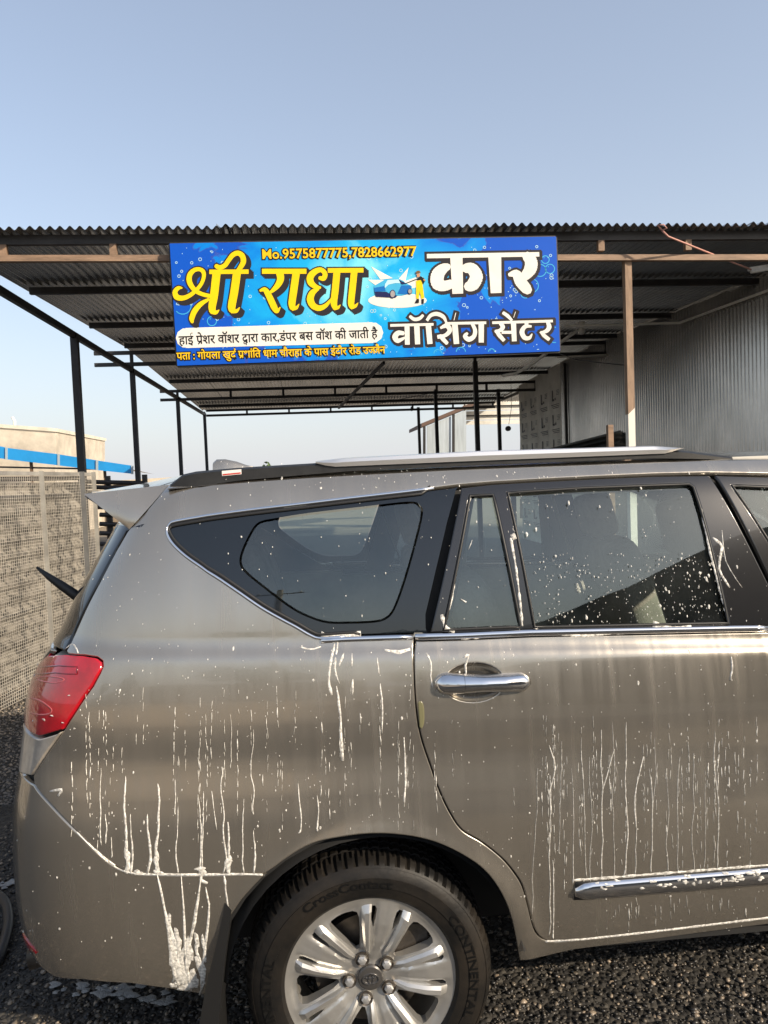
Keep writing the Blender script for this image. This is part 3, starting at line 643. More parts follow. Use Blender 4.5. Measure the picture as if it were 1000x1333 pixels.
# distant plant tip above the car roof
def crown(n, c, r, leaf, seed, squash=1.0):
    r_ = np.random.default_rng(seed); mb = MB()
    for i in range(n):
        d = r_.normal(size=3); d /= np.linalg.norm(d); p = np.array(c) + d*np.array([r, r, r*squash])*r_.uniform(.35, 1)**.6*(1+.25*math.sin(5*d[0]+3*d[2]))
        a = r_.normal(size=3); a /= np.linalg.norm(a); b = np.cross(a, r_.normal(size=3)); b /= np.linalg.norm(b)
        s = leaf*r_.uniform(.6, 1.3); mb.add([p-a*s, p-b*s*.45, p+a*s, p+b*s*.45], [(0,1,2,3)])
    return mb
M['leaf'] = mat('leaf', (.05,.09,.02), .6, 0, .5, 2)
M['bark'] = mat('bark', (.12,.08,.05), .9, 0, .3, 8)
P = atY(351, 640, 30); tr = thing('small_tree', 'small green treetop far off just showing over the car roof', 'tree', (P[0], 30, 0))
zt = atY(351, 602, 30)[2]
MB().tube([(P[0], 30, 0), (P[0]+.05, 30, zt-.6), (P[0], 30, zt-.2)], [.07,.05,.02], 8).obj('trunk', M['bark'], tr, True)
crown(500, (P[0], 30, zt-.45), .42, .09, 5, 1.0).obj('crown', M['leaf'], tr, fix=False)

# ------------------------------------------------------------------ what stands across the yard (seen as reflections in the car)
def mound(name, label, c, rx, ry, h, seed, m):
    r_ = np.random.default_rng(seed); mb = MB(); n = 40; P = []
    ph = r_.uniform(0, 6, 8)
    for i in range(n+1):
        row = []
        for j in range(n+1):
            u, v = 2*i/n-1, 2*j/n-1; d = math.hypot(u, v)
            z = max(0, 1-d)**.8*(1+.18*math.sin(4*u+ph[0])+.15*math.sin(7*v+ph[1])) + .03*math.sin(19*u+ph[2])*math.sin(17*v+ph[3])*(d < 1)
            row.append((c[0]+u*rx, c[1]+v*ry, z*h - .02))
        P.append(row)
    return tag(mb.grid(P).obj(name, m, smooth=True), label, 'mound')
M['earth'] = mat('earth', (.10,.088,.07), .95, 0, .5, 3, .8, 10)
mound('earth_mound', 'broad heap of dark earth and stone across the yard from the car', (9.4, -8.5), 9.5, 5.0, 5.2, 2, M['earth'])
def utility_pole(x, y, label):
    t = thing('utility_pole', label, 'pole', (x, y, 0), 'utility poles across the yard')
    MB().tube([(x, y, 0), (x, y, 7.5)], [.13, .09], 12).obj('pole', M['concrete'], t, True)
    MB().beam((x-.7, y, 7.0), (x+.7, y, 7.0), .08, .08).obj('cross_arm', M['black_steel'], t)
    for d in (-.6, 0, .6): MB().tube([(x+d, y, 7.04), (x+d, y, 7.2)], .04, 8).obj('insulator', M['pvc'], t)
for i, (x, y, h, lab) in enumerate(((-13,-30,5.2,'rounded roadside tree left of the utility pole'), (-4,-34,6.2,'tall roadside tree behind the leaning utility pole'), (4,-31,4.6,'low bushy roadside tree between the pole and the mound'), (16,-36,6.5,'tall roadside tree rising behind the earth mound'), (-24,-33,5.6,'roadside tree at the far end of the dirt yard'))):
    t_ = thing('roadside_tree', lab, 'tree', (x, y, 0), 'trees across the road')
    MB().tube([(x, y, 0), (x+.1, y, h*.35), (x, y, h*.6)], [.22,.16,.08], 9).obj('trunk', M['bark'], t_, True)
    for q in range(4): an = q*1.6+i; MB().tube([(x, y, h*.38), (x+h*.2*math.cos(an), y+h*.2*math.sin(an), h*.62)], [.08,.03], 6).obj('limb', M['bark'], t_, True)
    cm = MB(); rr_ = np.random.default_rng(40+i)
    for q in range(7):
        cc = crown(230, (x+rr_.normal(0, h*.17), y+rr_.normal(0, h*.15), h*.66+rr_.normal(0, h*.10)), h*.2, h*.045, 60+i*9+q, .8); cm.add(cc.v, cc.f)
    tag(cm.obj('crown', M['leaf'], t_, fix=False), kind='stuff')
cw = thing('compound_wall', 'long pale plastered compound wall beyond the dirt yard', 'wall', (-12, -22, 0))
MB().box((-12, -22, .95), (26, .25, 1.9)).obj('wall', mat('plaster', (.5,.46,.39), .9, 0, .2, .6), cw); MB().box((-12, -22, 1.94), (26.1, .34, .08)).obj('coping', M['concrete'], cw)
utility_pole(-1.5, -16, 'concrete utility pole beside the earth mound')
utility_pole(22, -18, 'concrete utility pole beyond the earth mound')

# ================================================================== the car
CYAW = math.radians(-1.0); _ex = np.array([math.cos(CYAW), math.sin(CYAW), 0]); _ey = np.array([-math.sin(CYAW), math.cos(CYAW), 0])
WHEEL_Y = .872
_w = atZ(483, 1277, .334); CROOT = np.array([_w[0], _w[1], 0]) + _ey*WHEEL_Y
car = thing('car', 'bronze grey people carrier covered in soap foam drips being washed', 'car', tuple(CROOT), rz=CYAW)
ORIG[car.name] = (0, 0, 0)                             # car parts are built in the car's own axes: x ahead, right side at -y
def to_world(P): P = np.asarray(P, float); return CROOT + P[..., :1]*_ex + P[..., 1:2]*_ey + P[..., 2:]*np.array([0, 0, 1.])
def pchip(xk, yk, x):
    xk, yk = np.array(xk, float), np.array(yk, float); h = np.diff(xk); d = np.diff(yk)/h; m = np.zeros(len(xk)); m[0], m[-1] = d[0], d[-1]
    for i in range(1, len(xk)-1):
        if d[i-1]*d[i] > 0: w1, w2 = 2*h[i]+h[i-1], h[i]+2*h[i-1]; m[i] = (w1+w2)/(w1/d[i-1]+w2/d[i])
    i = np.clip(np.searchsorted(xk, x)-1, 0, len(h)-1); t = np.clip((x-xk[i])/h[i], 0, 1)
    return (2*t**3-3*t**2+1)*yk[i] + (t**3-2*t**2+t)*h[i]*m[i] + (-2*t**3+3*t**2)*yk[i+1] + (t**3-t**2)*h[i]*m[i+1]
_zz = np.arange(.10, 1.80, .001)
_pk = [(.10,.80),(.30,.835),(.36,.858),(.42,.876),(.50,.892),(.60,.905),(.70,.913),(.77,.9155),(.85,.909),(.92,.9005),(.955,.8985),(1.00,.8995),(1.03,.8990),(1.07,.8965),(1.12,.8905),(1.17,.8825),(1.198,.8765),
       (1.203,.8745),(1.225,.8600),(1.246,.854),(1.26,.852),(1.35,.836),(1.45,.812),(1.55,.780),(1.62,.751),(1.66,.724),(1.69,.688),(1.71,.645),(1.80,.42)]
_prof = pchip([a for a, b in _pk], [b for a, b in _pk], _zz)
_ker = np.exp(-.5*(np.arange(-15, 16)/4.5)**2); _ker /= _ker.sum(); _prof = np.convolve(np.pad(_prof, 15, mode='edge'), _ker, 'valid')
def sstep(a, b, x): t = np.clip((x-a)/(b-a), 0, 1); return t*t*(3-2*t)
_kx = ([-1.2,-.75,-.5,-.25,0,.4,.9,1.3,1.8,2.3,4], [.86,.905,.945,.975,.99,1.0,1.0,.985,.94,.88,.8])
def half_width(x, z):
    k = pchip(*_kx, x); za = np.where(z > 1.25, 1.25+(z-1.25)/k, z)
    sh = .045*(np.clip(x, -.95, 2.6)-.15)*sstep(.45, 1.0, z)*(1-sstep(1.26, 1.6, z))
    w = np.interp(za+sh, _zz, _prof)
    for cx in (.02, 2.77):
        d = np.hypot(x-cx, z-.334); w = w + .011*np.exp(-((d-.405)/.04)**2)*(z > .2)
    return w
XR = ([.2,.34,.42,.55,.75,.92,1.0,1.12,1.20,1.24,1.37,1.53,1.66,1.8], [-.96,-1.02,-1.05,-1.06,-1.05,-1.015,-1.0,-.975,-.935,-.905,-.835,-.735,-.66,-.58])
XF = ([.2,.35,.5,.8,.95,1.1,1.3], [3.52,3.62,3.68,3.68,3.62,3.45,3.1])
U0, U1 = -.38, 3.05
_tau = np.linspace(0, 1, 4001)*PI/2
_xi, _eta = np.sin(_tau)**(2/4.6), np.clip(np.cos(_tau), 0, 1)**(2/2.9)
_al = np.r_[0, np.cumsum(np.hypot(np.diff(_xi)*.65, np.diff(_eta)*.9))]; SMAX = _al[-1]
def surf(u, z, inset=0.0):
    """body surface of the right side in car axes; u runs along the car and on round the rear and front ends"""
    u, z = np.broadcast_arrays(np.asarray(u, float), np.asarray(z, float))
    s = np.where(u < U0, U0-u, np.where(u > U1, u-U1, 0.0)); xi = np.interp(s, _al, _xi); eta = np.interp(s, _al, _eta)
    xr, xf = pchip(*XR, z), pchip(*XF, z)
    x = np.where(u < U0, U0+(xr-U0)*xi, np.where(u > U1, U1+(xf-U1)*xi, u))
    w = half_width(np.where((u < U0) | (u > U1), np.where(u < U0, np.maximum(u, -.95), np.minimum(u, 3.5)), u), z)
    P = np.stack([x, -w*eta, z], -1)
    if inset is not 0.0 and np.any(inset): P = P - normal(u, z)*np.asarray(inset)[..., None]
    return P
def normal(u, z):
    e = 1.5e-3; n = np.cross(surf(u+e, z)-surf(u-e, z), surf(u, z+e)-surf(u, z-e)); return n/np.maximum(1e-9, np.linalg.norm(n, axis=-1, keepdims=True))
# photo pixels -> (u, z) on the body
_gu, _gz = np.meshgrid(np.arange(-1.2, 2.4, .02), np.arange(.28, 1.74, .02), indexing='ij')
_gp = proj(to_world(surf(_gu, _gz))); _gn = normal(_gu, _gz); _gv = to_world(surf(_gu, _gz)) - EYE
_nw = _gn[..., :1]*_ex + _gn[..., 1:2]*_ey + _gn[..., 2:]*np.array([0, 0, 1.])
_front = (_nw*_gv).sum(-1) < 0
def uz(px, py):
    d = np.hypot(_gp[..., 0]-px, _gp[..., 1]-py) + (~_front)*1e4; i = np.unravel_index(np.argmin(d), d.shape); q = np.array([_gu[i], _gz[i]]); best = (1e9, q)
    for _ in range(8):
        f = proj(to_world(surf(*q))) - (px, py); er = np.hypot(*f)
        if er < best[0]: best = (er, q.copy())
        if er < .02: break
        e = 1e-4; J = np.stack([(proj(to_world(surf(q[0]+e, q[1]))) - proj(to_world(surf(*q))))/e, (proj(to_world(surf(q[0], q[1]+e))) - proj(to_world(surf(*q))))/e], 1)
        try: st = np.linalg.solve(J, -f)
        except Exception: break
        q = q + np.clip(st, -.05, .05)
    return tuple(best[1])
def PX(*pts): return [uz(*p) for p in pts]
def resample(poly, step=.015, closed=True):
    out = []; n = len(poly)
    for i in range(n if closed else n-1):
        a, b = np.array(poly[i]), np.array(poly[(i+1) % n]); k = max(1, int(np.hypot(*(b-a))/step))
        out += [tuple(a+(b-a)*j/k) for j in range(k)]
    if not closed: out.append(tuple(poly[-1]))
    return np.array(out)
def smooth_line(pts, k=6):
    pts = np.array(pts, float); P = np.vstack([2*pts[0]-pts[1], pts, 2*pts[-1]-pts[-2]]); Q = []
    for i in range(1, len(P)-2):
        a, b, c, d = P[i-1:i+3]
        for t in np.linspace(0, 1, k, endpoint=False): Q.append(tuple(.5*(2*b+(c-a)*t+(2*a-5*b+4*c-d)*t*t+(3*b-a-3*c+d)*t**3)))
    return Q+[tuple(pts[-1])]
def offset_poly(P, d):                                  # >0 moves inward for a counter-clockwise loop
    t = np.roll(P, -1, 0) - np.roll(P, 1, 0); t /= np.maximum(1e-9, np.hypot(t[:, 0], t[:, 1]))[:, None]
    return P + np.stack([-t[:, 1], t[:, 0]], 1)*d
def ccw(P): P = np.array(P); return P if np.sum(P[:, 0]*np.roll(P[:, 1], -1)-np.roll(P[:, 0], -1)*P[:, 1]) > 0 else P[::-1]
def inpoly(x, y, P):
    r = np.zeros(np.shape(x), bool); j = len(P)-1
    for i in range(len(P)):
        xi, yi = P[i]; xj, yj = P[j]
        if yi != yj: r ^= ((yi > y) != (yj > y)) & (x < (xj-xi)*(y-yi)/(yj-yi)+xi)
        j = i
    return r
def panel(name, poly, m, parent, holes=(), gap=.0022, inset=0.0, lip=True, depth=.016, du=.03, dz=.008, side=1, label=None):
    """a pressed panel cut from the body surface: poly and holes in (u, z)"""
    loops = [offset_poly(ccw(resample(poly)), gap)] + [offset_poly(ccw(resample(h)), -gap)[::-1] for h in holes]
    inner = [offset_poly(L, .003) if lip else L for L in loops]
    pts = []; edges = []
    for L in inner:
        o = len(pts); pts += [tuple(p) for p in L]; edges += [(o+i, o+(i+1) % len(L)) for i in range(len(L))]
    nb = len(pts); lo, hi = loops[0].min(0), loops[0].max(0)
    gu, gz = np.meshgrid(np.arange(lo[0], hi[0], du), np.arange(lo[1]-.07, hi[1]+.07, dz)); gu, gz = gu.ravel(), gz.ravel()
    gz = gz - .045*(np.clip(gu, -.95, 2.6)-.15)*sstep(.45, 1.0, gz)*(1-sstep(1.26, 1.6, gz))
    ok = inpoly(gu, gz, offset_poly(inner[0], .006))
    for L in inner[1:]: ok &= ~inpoly(gu, gz, offset_poly(L[::-1], -.006))
    pts += list(zip(gu[ok], gz[ok]))
    r = delaunay_2d_cdt([Vector((float(a), float(b))) for a, b in pts], edges, [], 0, 1e-7)
    V2 = np.array([(v.x, v.y) for v in r[0]]); T = np.array([f for f in r[2]]); c = V2[T].mean(1)
    keep = inpoly(c[:, 0], c[:, 1], inner[0])
    for L in inner[1:]: keep &= ~inpoly(c[:, 0], c[:, 1], L[::-1])
    T = T[keep]; omap = {}
    for i, ov in enumerate(r[3]):
        for q in ov: omap[q] = i
    ins = np.full(len(V2), inset, float)
    P = list(surf(V2[:, 0], V2[:, 1], ins)); Nn = list(normal(V2[:, 0], V2[:, 1])); F = [tuple(t) for t in T]
    if lip:
        o = 0
        for L, I in zip(loops, inner):
            n = len(L); base = len(P); nn = normal(L[:, 0], L[:, 1]); e0 = surf(L[:, 0], L[:, 1]); e1 = surf(I[:, 0], I[:, 1]); out = e0-e1; out /= np.maximum(1e-9, np.linalg.norm(out, axis=1))[:, None]
            A = e0 - nn*(.0018+inset); B = A - nn*depth
            P += list(A)+list(B); na = nn+out*.9; na /= np.linalg.norm(na, axis=1)[:, None]; Nn += list(na)+list(out)
            for i in range(n):
                j = (i+1) % n; a, b = omap.get(o+i), omap.get(o+j)
                if a is None or b is None: continue
                if a != b: F.append((a, base+i, base+j, b))
                F.append((base+i, base+n+i, base+n+j, base+j))
            o += n
    P, Nn = np.array(P), np.array(Nn)
    if side < 0: P[:, 1] *= -1; Nn[:, 1] *= -1; F = [f[::-1] for f in F]
    # winding from the surface normal
    F2 = []
    for f in F:
        q = np.cross(P[f[1]]-P[f[0]], P[f[2]]-P[f[1]]); F2.append(f if q@Nn[list(f)].sum(0) >= 0 else f[::-1])
    me = D.meshes.new(name); me.from_pydata(P.tolist(), [], F2); me.polygons.foreach_set('use_smooth', [True]*len(F2)); me.update()
    me.normals_split_custom_set_from_vertices([tuple(v) for v in Nn]); me.materials.append(m)
    o = link(D.objects.new(name, me), parent)
    if label: o['label'] = label
    return o
def ribbon_geo(line, wid, h, side=1, k=5, base=0.0, closed=False, mb=None):
    """a raised moulding along a (u, z) line"""
    L = np.array(line, float); n = len(L); wid = np.broadcast_to(np.asarray(wid, float), n)
    t = np.gradient(L, axis=0) if not closed else (np.roll(L, -1, 0)-np.roll(L, 1, 0)); t /= np.maximum(1e-9, np.hypot(t[:, 0], t[:, 1]))[:, None]; nr = np.stack([-t[:, 1], t[:, 0]], 1)
    rows = []
    for a in np.linspace(0, PI, k):
        q = L + nr*(np.cos(a)*wid/2)[:, None]; P = surf(q[:, 0], q[:, 1]) + normal(q[:, 0], q[:, 1])*((math.sin(a)**.8)*np.broadcast_to(h, n)+base-.0008)[:, None]
        if side < 0: P[:, 1] *= -1
        rows.append(P)
    G = np.array(rows)
    if closed: G = np.concatenate([G, G[:, :1]], 1)
    mb = mb or MB(); mb.grid(G)
    if not closed:
        o = len(mb.v)-G.shape[0]*G.shape[1]; w_ = G.shape[1]; mb.f += [tuple(o+i*w_ for i in range(k)), tuple(o+i*w_+w_-1 for i in range(k))[::-1]]
    return mb
def ribbon(name, line, wid, h, m, parent, **kw): return ribbon_geo(line, wid, h, **kw).obj(name, m, parent, True)

# ------------------------------------------------------------------ car materials
def paint_material():
    m = D.materials.new('bronze_paint'); m.use_nodes = True; n = m.node_tree; b = n.nodes['Principled BSDF']
    b.inputs['Metallic'].default_value = .82; b.inputs['Roughness'].default_value = .28; b.inputs['Coat Weight'].default_value = .9; b.inputs['Coat Roughness'].default_value = .03
    tc = n.nodes.new('ShaderNodeTexCoord'); no = n.nodes.new('ShaderNodeTexNoise'); no.inputs['Scale'].default_value = 2.5; no.inputs['Detail'].default_value = 1.5
    mp = n.nodes.new('ShaderNodeMapping'); mp.inputs['Scale'].default_value = (3, 1, .5); n.links.new(tc.outputs['Object'], mp.inputs[0]); n.links.new(mp.outputs[0], no.inputs['Vector'])
    cr = n.nodes.new('ShaderNodeValToRGB'); cr.color_ramp.elements[0].position = .3; cr.color_ramp.elements[1].position = .7
    cr.color_ramp.elements[0].color = (.40,.362,.305,1); cr.color_ramp.elements[1].color = (.445,.405,.343,1); n.links.new(no.outputs['Fac'], cr.inputs[0]); n.links.new(cr.outputs[0], b.inputs['Base Color'])
    ns = n.nodes.new('ShaderNodeTexNoise'); ns.inputs['Scale'].default_value = 2; ns.inputs['Detail'].default_value = 4; ms = n.nodes.new('ShaderNodeMapping'); ms.inputs['Scale'].default_value = (22, 1, 1.1); n.links.new(tc.outputs['Object'], ms.inputs[0]); n.links.new(ms.outputs[0], ns.inputs['Vector'])
    rr = n.nodes.new('ShaderNodeMapRange'); rr.inputs[1].default_value = .3; rr.inputs[2].default_value = .7; rr.inputs[3].default_value = .17; rr.inputs[4].default_value = .29; n.links.new(ns.outputs['Fac'], rr.inputs[0]); n.links.new(rr.outputs[0], b.inputs['Roughness'])
    return m
M['paint'] = paint_material()
M['chrome'] = mat('chrome', (.75,.75,.76), .1, 1.0)
M['satin'] = mat('satin_silver', (.82,.81,.79), .38, .85)
M['gloss_black'] = mat('gloss_black', (.012,.012,.013), .2, 0, coat=.6)
M['frit'] = mat('black_glass_border', (.008,.011,.015), .03, 0); M['frit'].node_tree.nodes['Principled BSDF'].inputs['IOR'].default_value = 1.6
M['rubber'] = mat('rubber_trim', (.010,.010,.010), .5)
M['plastic'] = mat('black_plastic', (.016,.016,.016), .45, 0, .3, 30, .05, 200)
M['inner'] = mat('inner_shell', (.012,.012,.012), .8)
M['trim'] = mat('cabin_trim', (.42,.39,.33), .8, 0, .15, 6)
M['seat'] = mat('seat_fabric', (.30,.275,.235), .85, 0, .2, 12, .2, 120)
M['seatbelt'] = mat('seatbelt', (.25,.22,.18), .7)
def glass(name, tint, ior):
    m = D.materials.new(name); m.use_nodes = True; n = m.node_tree; n.nodes.remove(n.nodes['Principled BSDF']); out = n.nodes['Material Output']
    t = n.nodes.new('ShaderNodeBsdfTransparent'); t.inputs[0].default_value = (*tint, 1); g_ = n.nodes.new('ShaderNodeBsdfGlossy'); g_.inputs['Roughness'].default_value = .015; g_.inputs[0].default_value = (.92,1,.98,1)
    fr = n.nodes.new('ShaderNodeFresnel'); fr.inputs[0].default_value = ior; mx = n.nodes.new('ShaderNodeMixShader')
    n.links.new(fr.outputs[0], mx.inputs[0]); n.links.new(t.outputs[0], mx.inputs[1]); n.links.new(g_.outputs[0], mx.inputs[2])
    df = n.nodes.new('ShaderNodeBsdfDiffuse'); df.inputs[0].default_value = (.62,.64,.60,1); m2 = n.nodes.new('ShaderNodeMixShader')          # thin dried soap film
    tc = n.nodes.new('ShaderNodeTexCoord'); no = n.nodes.new('ShaderNodeTexNoise'); no.inputs['Scale'].default_value = 9; no.inputs['Detail'].default_value = 5; n.links.new(tc.outputs['Object'], no.inputs['Vector'])
    mr = n.nodes.new('ShaderNodeMapRange'); mr.inputs[1].default_value = .3; mr.inputs[2].default_value = .75; mr.inputs[3].default_value = .0; mr.inputs[4].default_value = .022; n.links.new(no.outputs['Fac'], mr.inputs[0]); n.links.new(mr.outputs[0], m2.inputs[0])
    n.links.new(mx.outputs[0], m2.inputs[1]); n.links.new(df.outputs[0], m2.inputs[2]); n.links.new(m2.outputs[0], out.inputs[0]); return m
M['glass'] = glass('window_glass', (.84,.94,.92), 2.0)
def foam_material():
    m = mat('foam', (.84,.81,.74), .5, 0, .08, 60, .3, 300); n = m.node_tree; b = n.nodes['Principled BSDF']
    tc = n.nodes.new('ShaderNodeTexCoord'); no = n.nodes.new('ShaderNodeTexNoise'); no.inputs['Scale'].default_value = 130; no.inputs['Detail'].default_value = 3; n.links.new(tc.outputs['Object'], no.inputs['Vector'])
    mr = n.nodes.new('ShaderNodeMapRange'); mr.inputs[1].default_value = .35; mr.inputs[2].default_value = .6; mr.inputs[3].default_value = .35; mr.inputs[4].default_value = .92; n.links.new(no.outputs['Fac'], mr.inputs[0]); n.links.new(mr.outputs[0], b.inputs['Alpha']); return m
M['foam'] = foam_material()
def lens(name, col, rough=.12):
    m = mat(name, col, rough, 0, .25, 14, coat=1.0); m.node_tree.nodes['Principled BSDF'].inputs['Subsurface Weight'].default_value = 0.0; return m
M['red_lens'] = lens('red_lens', (.42,.004,.012)); M['clear_lens'] = lens('clear_lens', (.36,.32,.27), .3)

# ------------------------------------------------------------------ outlines traced on the near side (photo pixels) and carried on ahead of the frame in metres
door_rear = smooth_line(PX((540.5,826),(539,850),(540,890),(543,930),(549,962),(560,995),(573,1031),(587,1060),(602,1081),(628,1097),(652,1116),(668,1134),(680,1153),(688,1180),(694,1204),(701,1218),(712,1225),(724,1226.5)))
sill_top = PX((724,1226.5),(800,1219),(900,1207),(1000,1195))
belt = PX((540.5,826),(600,824.5),(692,820.5),(820,818),(954,815.5),(1000,815))
uB = 1.185                                                     # front edge of the rear door at the belt
arch = smooth_line(PX((296,1200),(306,1185),(320,1166),(352,1134),(400,1102),(448,1090),(496,1086),(544,1091),(584,1104),(624,1128),(648,1156),(664,1192),(674,1240)))
sill_bot = PX((676,1251),(712,1245.5),(748,1237),(813,1229),(900,1217),(1000,1204))
bump_gap = smooth_line(PX((44,1021),(68,1050),(102,1085),(136,1118),(158,1132),(178,1137),(204,1138.5),(270,1139),(345,1138)))
lamp = PX((52,862),(67,853),(88,851.5),(110,853),(126,855.5),(133,861),(133.5,868),(130,876),(121,893),(99,925),(83,950),(62,980),(43,1010))
q_out = smooth_line(PX((540.5+17,826),(500,827.5),(450,829),(418,831),(404,827),(385,816),(368,807),(340,791),(305,767),(270,744),(242,724),(226,709),(219,698),(217.5,690),(221,682),(230,678),(270,671),(326,663.5),(390,656),(452,648.5),(530,639.5),(598,631)), 4)
top_line = PX((598,631),(640,627.5),(700,624),(770,620.5),(850,617),(922,615.5),(1000,617))
RZ = lambda x: 1.25 + (1.686-1.25)*float(pchip(*_kx, np.array(x)))
roof_edge = [(x, RZ(x)) for x in (2.05,1.9,1.7,1.5,1.3,1.1,.9,.7,.5,.3,.1,-.1,-.25,-.38,-.45)]
PXr = PX((221,630),(205,648),(188,668),(169,688))
q_rear = PX((166,692),(152,716),(130,758),(110,797),(97,826),(86,848))
front_low = [(1.3,.372),(2.25,.372),(2.30,.30)]
far_top = [(1.35,1.632),(1.55,1.612),(1.75,1.575),(1.95,1.50),(2.15,1.395),(2.35,1.27),(2.52,1.15)]
apillar = [(2.66,1.15),(2.5,1.245),(2.3,1.385),(2.15,1.49)]
sill_line = sill_top + [(uB+.01, .413), (1.5,.413), (2.02,.413), (2.12,.44), (2.2,.52), (2.26,.60)]
front_arch = [(2.77+.405*math.cos(math.radians(a)), .334+.405*math.sin(math.radians(a))) for a in range(176, -8, -8)]
quarter = (list(door_rear)[::-1] and [])
side_body = q_out + top_line[1:] + far_top + apillar + roof_edge + PXr + q_rear + lamp[2:] + list(bump_gap) + list(arch)[19:] + sill_bot + [(1.3,.372),(2.24,.372),(2.345,.36)] + [(2.355,.42),(2.345,.52),(2.30,.60),(2.26,.605)] + sill_line[::-1][1:] + list(door_rear)[::-1][1:]
body_parts = {}
win_front = [(1.33,1.225),(1.19,1.60),(1.35,1.602),(1.55,1.583),(1.75,1.545),(1.95,1.47),(2.15,1.365),(2.33,1.245),(2.36,1.205)]
for side in (1, -1):
    sb = panel('side_panel', side_body, M['paint'], car, side=side)
    body_parts[side] = sb
    # quarter window: chrome surround, black border, clear pane
    gl = q_out + PX((585,680),(571,740),(557,800))
    pane = smooth_line(PX((345,679),(402,670),(470,662),(532,655),(545,659),(548,668),(541,700),(527,750),(514,787),(504,802),(488,807.5),(455,809),(427,808.5),(405,802),(381,790),(345,763),(320,742),(314.5,730),(318,715),(328,694),(336,683),(345,679)), 4)[:-1]
    qw = panel('quarter_window', gl, M['frit'], car, holes=[pane], gap=.006, inset=.004, lip=False, side=side)
    panel('pane', pane, M['glass'], qw, gap=0.0, inset=.0045, lip=False, side=side)
    ribbon('chrome_surround', q_out[8:-2], .009, .004, M['chrome'], qw, side=side)
    ribbon('rubber_seal', [tuple(p) for p in offset_poly(np.array(q_out[6:-2] ), -.010)], .009, .003, M['rubber'], qw, side=side)
    # rear door
    fe = [(uB, belt[-1][1]-.012), (uB+.012, 1.0), (uB+.012, .7), (uB, .5), (uB-.005, .413)]
    low = [(belt[0][0], belt[0][1]-.016)] + [(a, b-.016) for a, b in belt[1:]] + fe + sill_top[::-1] + list(door_rear)[::-1][1:-6]
    hc = uz(628, 888.75); bowl_uz = [(hc[0]-.022+.078*math.cos(t), hc[1]+.002+.048*math.sin(t)) for t in np.linspace(0, 2*PI, 28)[:-1]]
    dr = panel('rear_door', low, M['paint'], car, side=side, holes=[bowl_uz])
    fixed = PX((612,645),(642,644),(678,816),(578,820)); main = PX((661,641.5),(760,635),(897,630),(903,634),(910,655),(948.5,811),(696,816.5))
    fr_out = PX((540.5+19,824),(600,634),(640,629.5),(700,626),(770,622.5),(850,619),(924,618)) + [(uB-.005, 1.25), (uB-.005, belt[-1][1]-.004)] + belt[::-1][:-1]
    up = panel('window_frame', fr_out, M['gloss_black'], dr, holes=[fixed, main], gap=.003, side=side, dz=.015)
    panel('fixed_pane', fixed, M['glass'], dr, gap=-.004, inset=.008, lip=False, side=side); panel('window_pane', main, M['glass'], dr, gap=-.004, inset=.010, lip=False, side=side)
    for w_ in (fixed, main): ribbon('rubber_seal', [tuple(p) for p in ccw(resample(w_, .03))], .008, .0035, M['rubber'], dr, side=side, closed=True)
    ribbon('belt_moulding', [(a, b-.006) for a, b in resample(belt, .03, False)], .017, .006, M['chrome'], dr, side=side)
    ribbon('belt_moulding', resample([(a, b-.006) for a, b in PX((418,831),(450,829),(500,827.5),(537,826.5))], .03, False), .015, .006, M['chrome'], sb, side=side)
    mo = resample(PX((748,1160),(770,1159),(860,1151.5),(1000,1140)) + [(uB-.03, PX((1000,1140))[0][1]-.002)], .02, False)
    ribbon('side_moulding', mo, [.024 if i == 0 else .046 if i == 1 else .05 for i in range(len(mo))], .014, M['chrome'], dr, side=side, k=9)
    ribbon('moulding_base', mo, .058, .005, M['plastic'], dr, side=side, k=5)
    # front door
    fd_low = [(uB+.005, belt[-1][1]-.014),(1.6,1.195),(2.05,1.172),(2.42,1.15),(2.40,.95),(2.36,.80),(2.27,.62),(2.2,.53),(2.12,.445),(2.02,.417),(uB+.003,.417),(uB+.005,.5),(uB+.018,.7),(uB+.018,1.0)]
    fdr = panel('front_door', fd_low, M['paint'], car, side=side)
    ff = PX((930,618),(1000,620)) + [(a, b-.012) for a, b in far_top[:-1]] + [(2.45,1.163),(2.05,1.186),(1.6,1.21),(uB+.005,1.236)]
    wf = PX((953,632),(1000,634)) + win_front[2:] + [(1.6,1.222), (1.27,1.232)]
    panel('window_frame', ff, M['gloss_black'], fdr, holes=[wf], gap=.003, side=side, dz=.015)
    panel('window_pane', wf, M['glass'], fdr, gap=-.004, inset=.009, lip=False, side=side)
    ribbon('rubber_seal', [tuple(p) for p in ccw(resample(wf, .03))], .008, .0035, M['rubber'], fdr, side=side, closed=True)
    ribbon('belt_moulding', resample([(uB+.006,1.228),(1.6,1.203),(2.05,1.18),(2.4,1.158)], .03, False), .016, .006, M['chrome'], fdr, side=side)
    mf = resample([(uB+.02,.536),(1.6,.534),(2.1,.53)], .03, False); ribbon('side_moulding', mf, .05, .014, M['chrome'], fdr, side=side, k=9)
    # front fender, headlight, bumper halves
    fen = [(2.44,1.14),(2.425,.95),(2.385,.80),(2.30,.625),(2.365,.52)] + front_arch[1:] + [(3.19,.60),(3.40,.66),(3.38,.80),(3.30,.93),(3.25,.995),(2.95,1.06),(2.7,1.10)]
    panel('front_fender', fen, M['paint'], car, side=side)
    hl = [(3.30,.93),(3.38,.80),(3.56,.76),(3.75,.77),(3.74,.88),(3.55,.94),(3.40,.965)]
    panel('headlight', hl, M['clear_lens'], car, side=side)
    UF = U1+SMAX-.003
    fb = [(3.19,.595),(3.18,.32),(3.4,.28),(UF,.28),(UF,.70),(3.78,.70),(3.74,.76),(3.56,.755),(3.41,.66)]
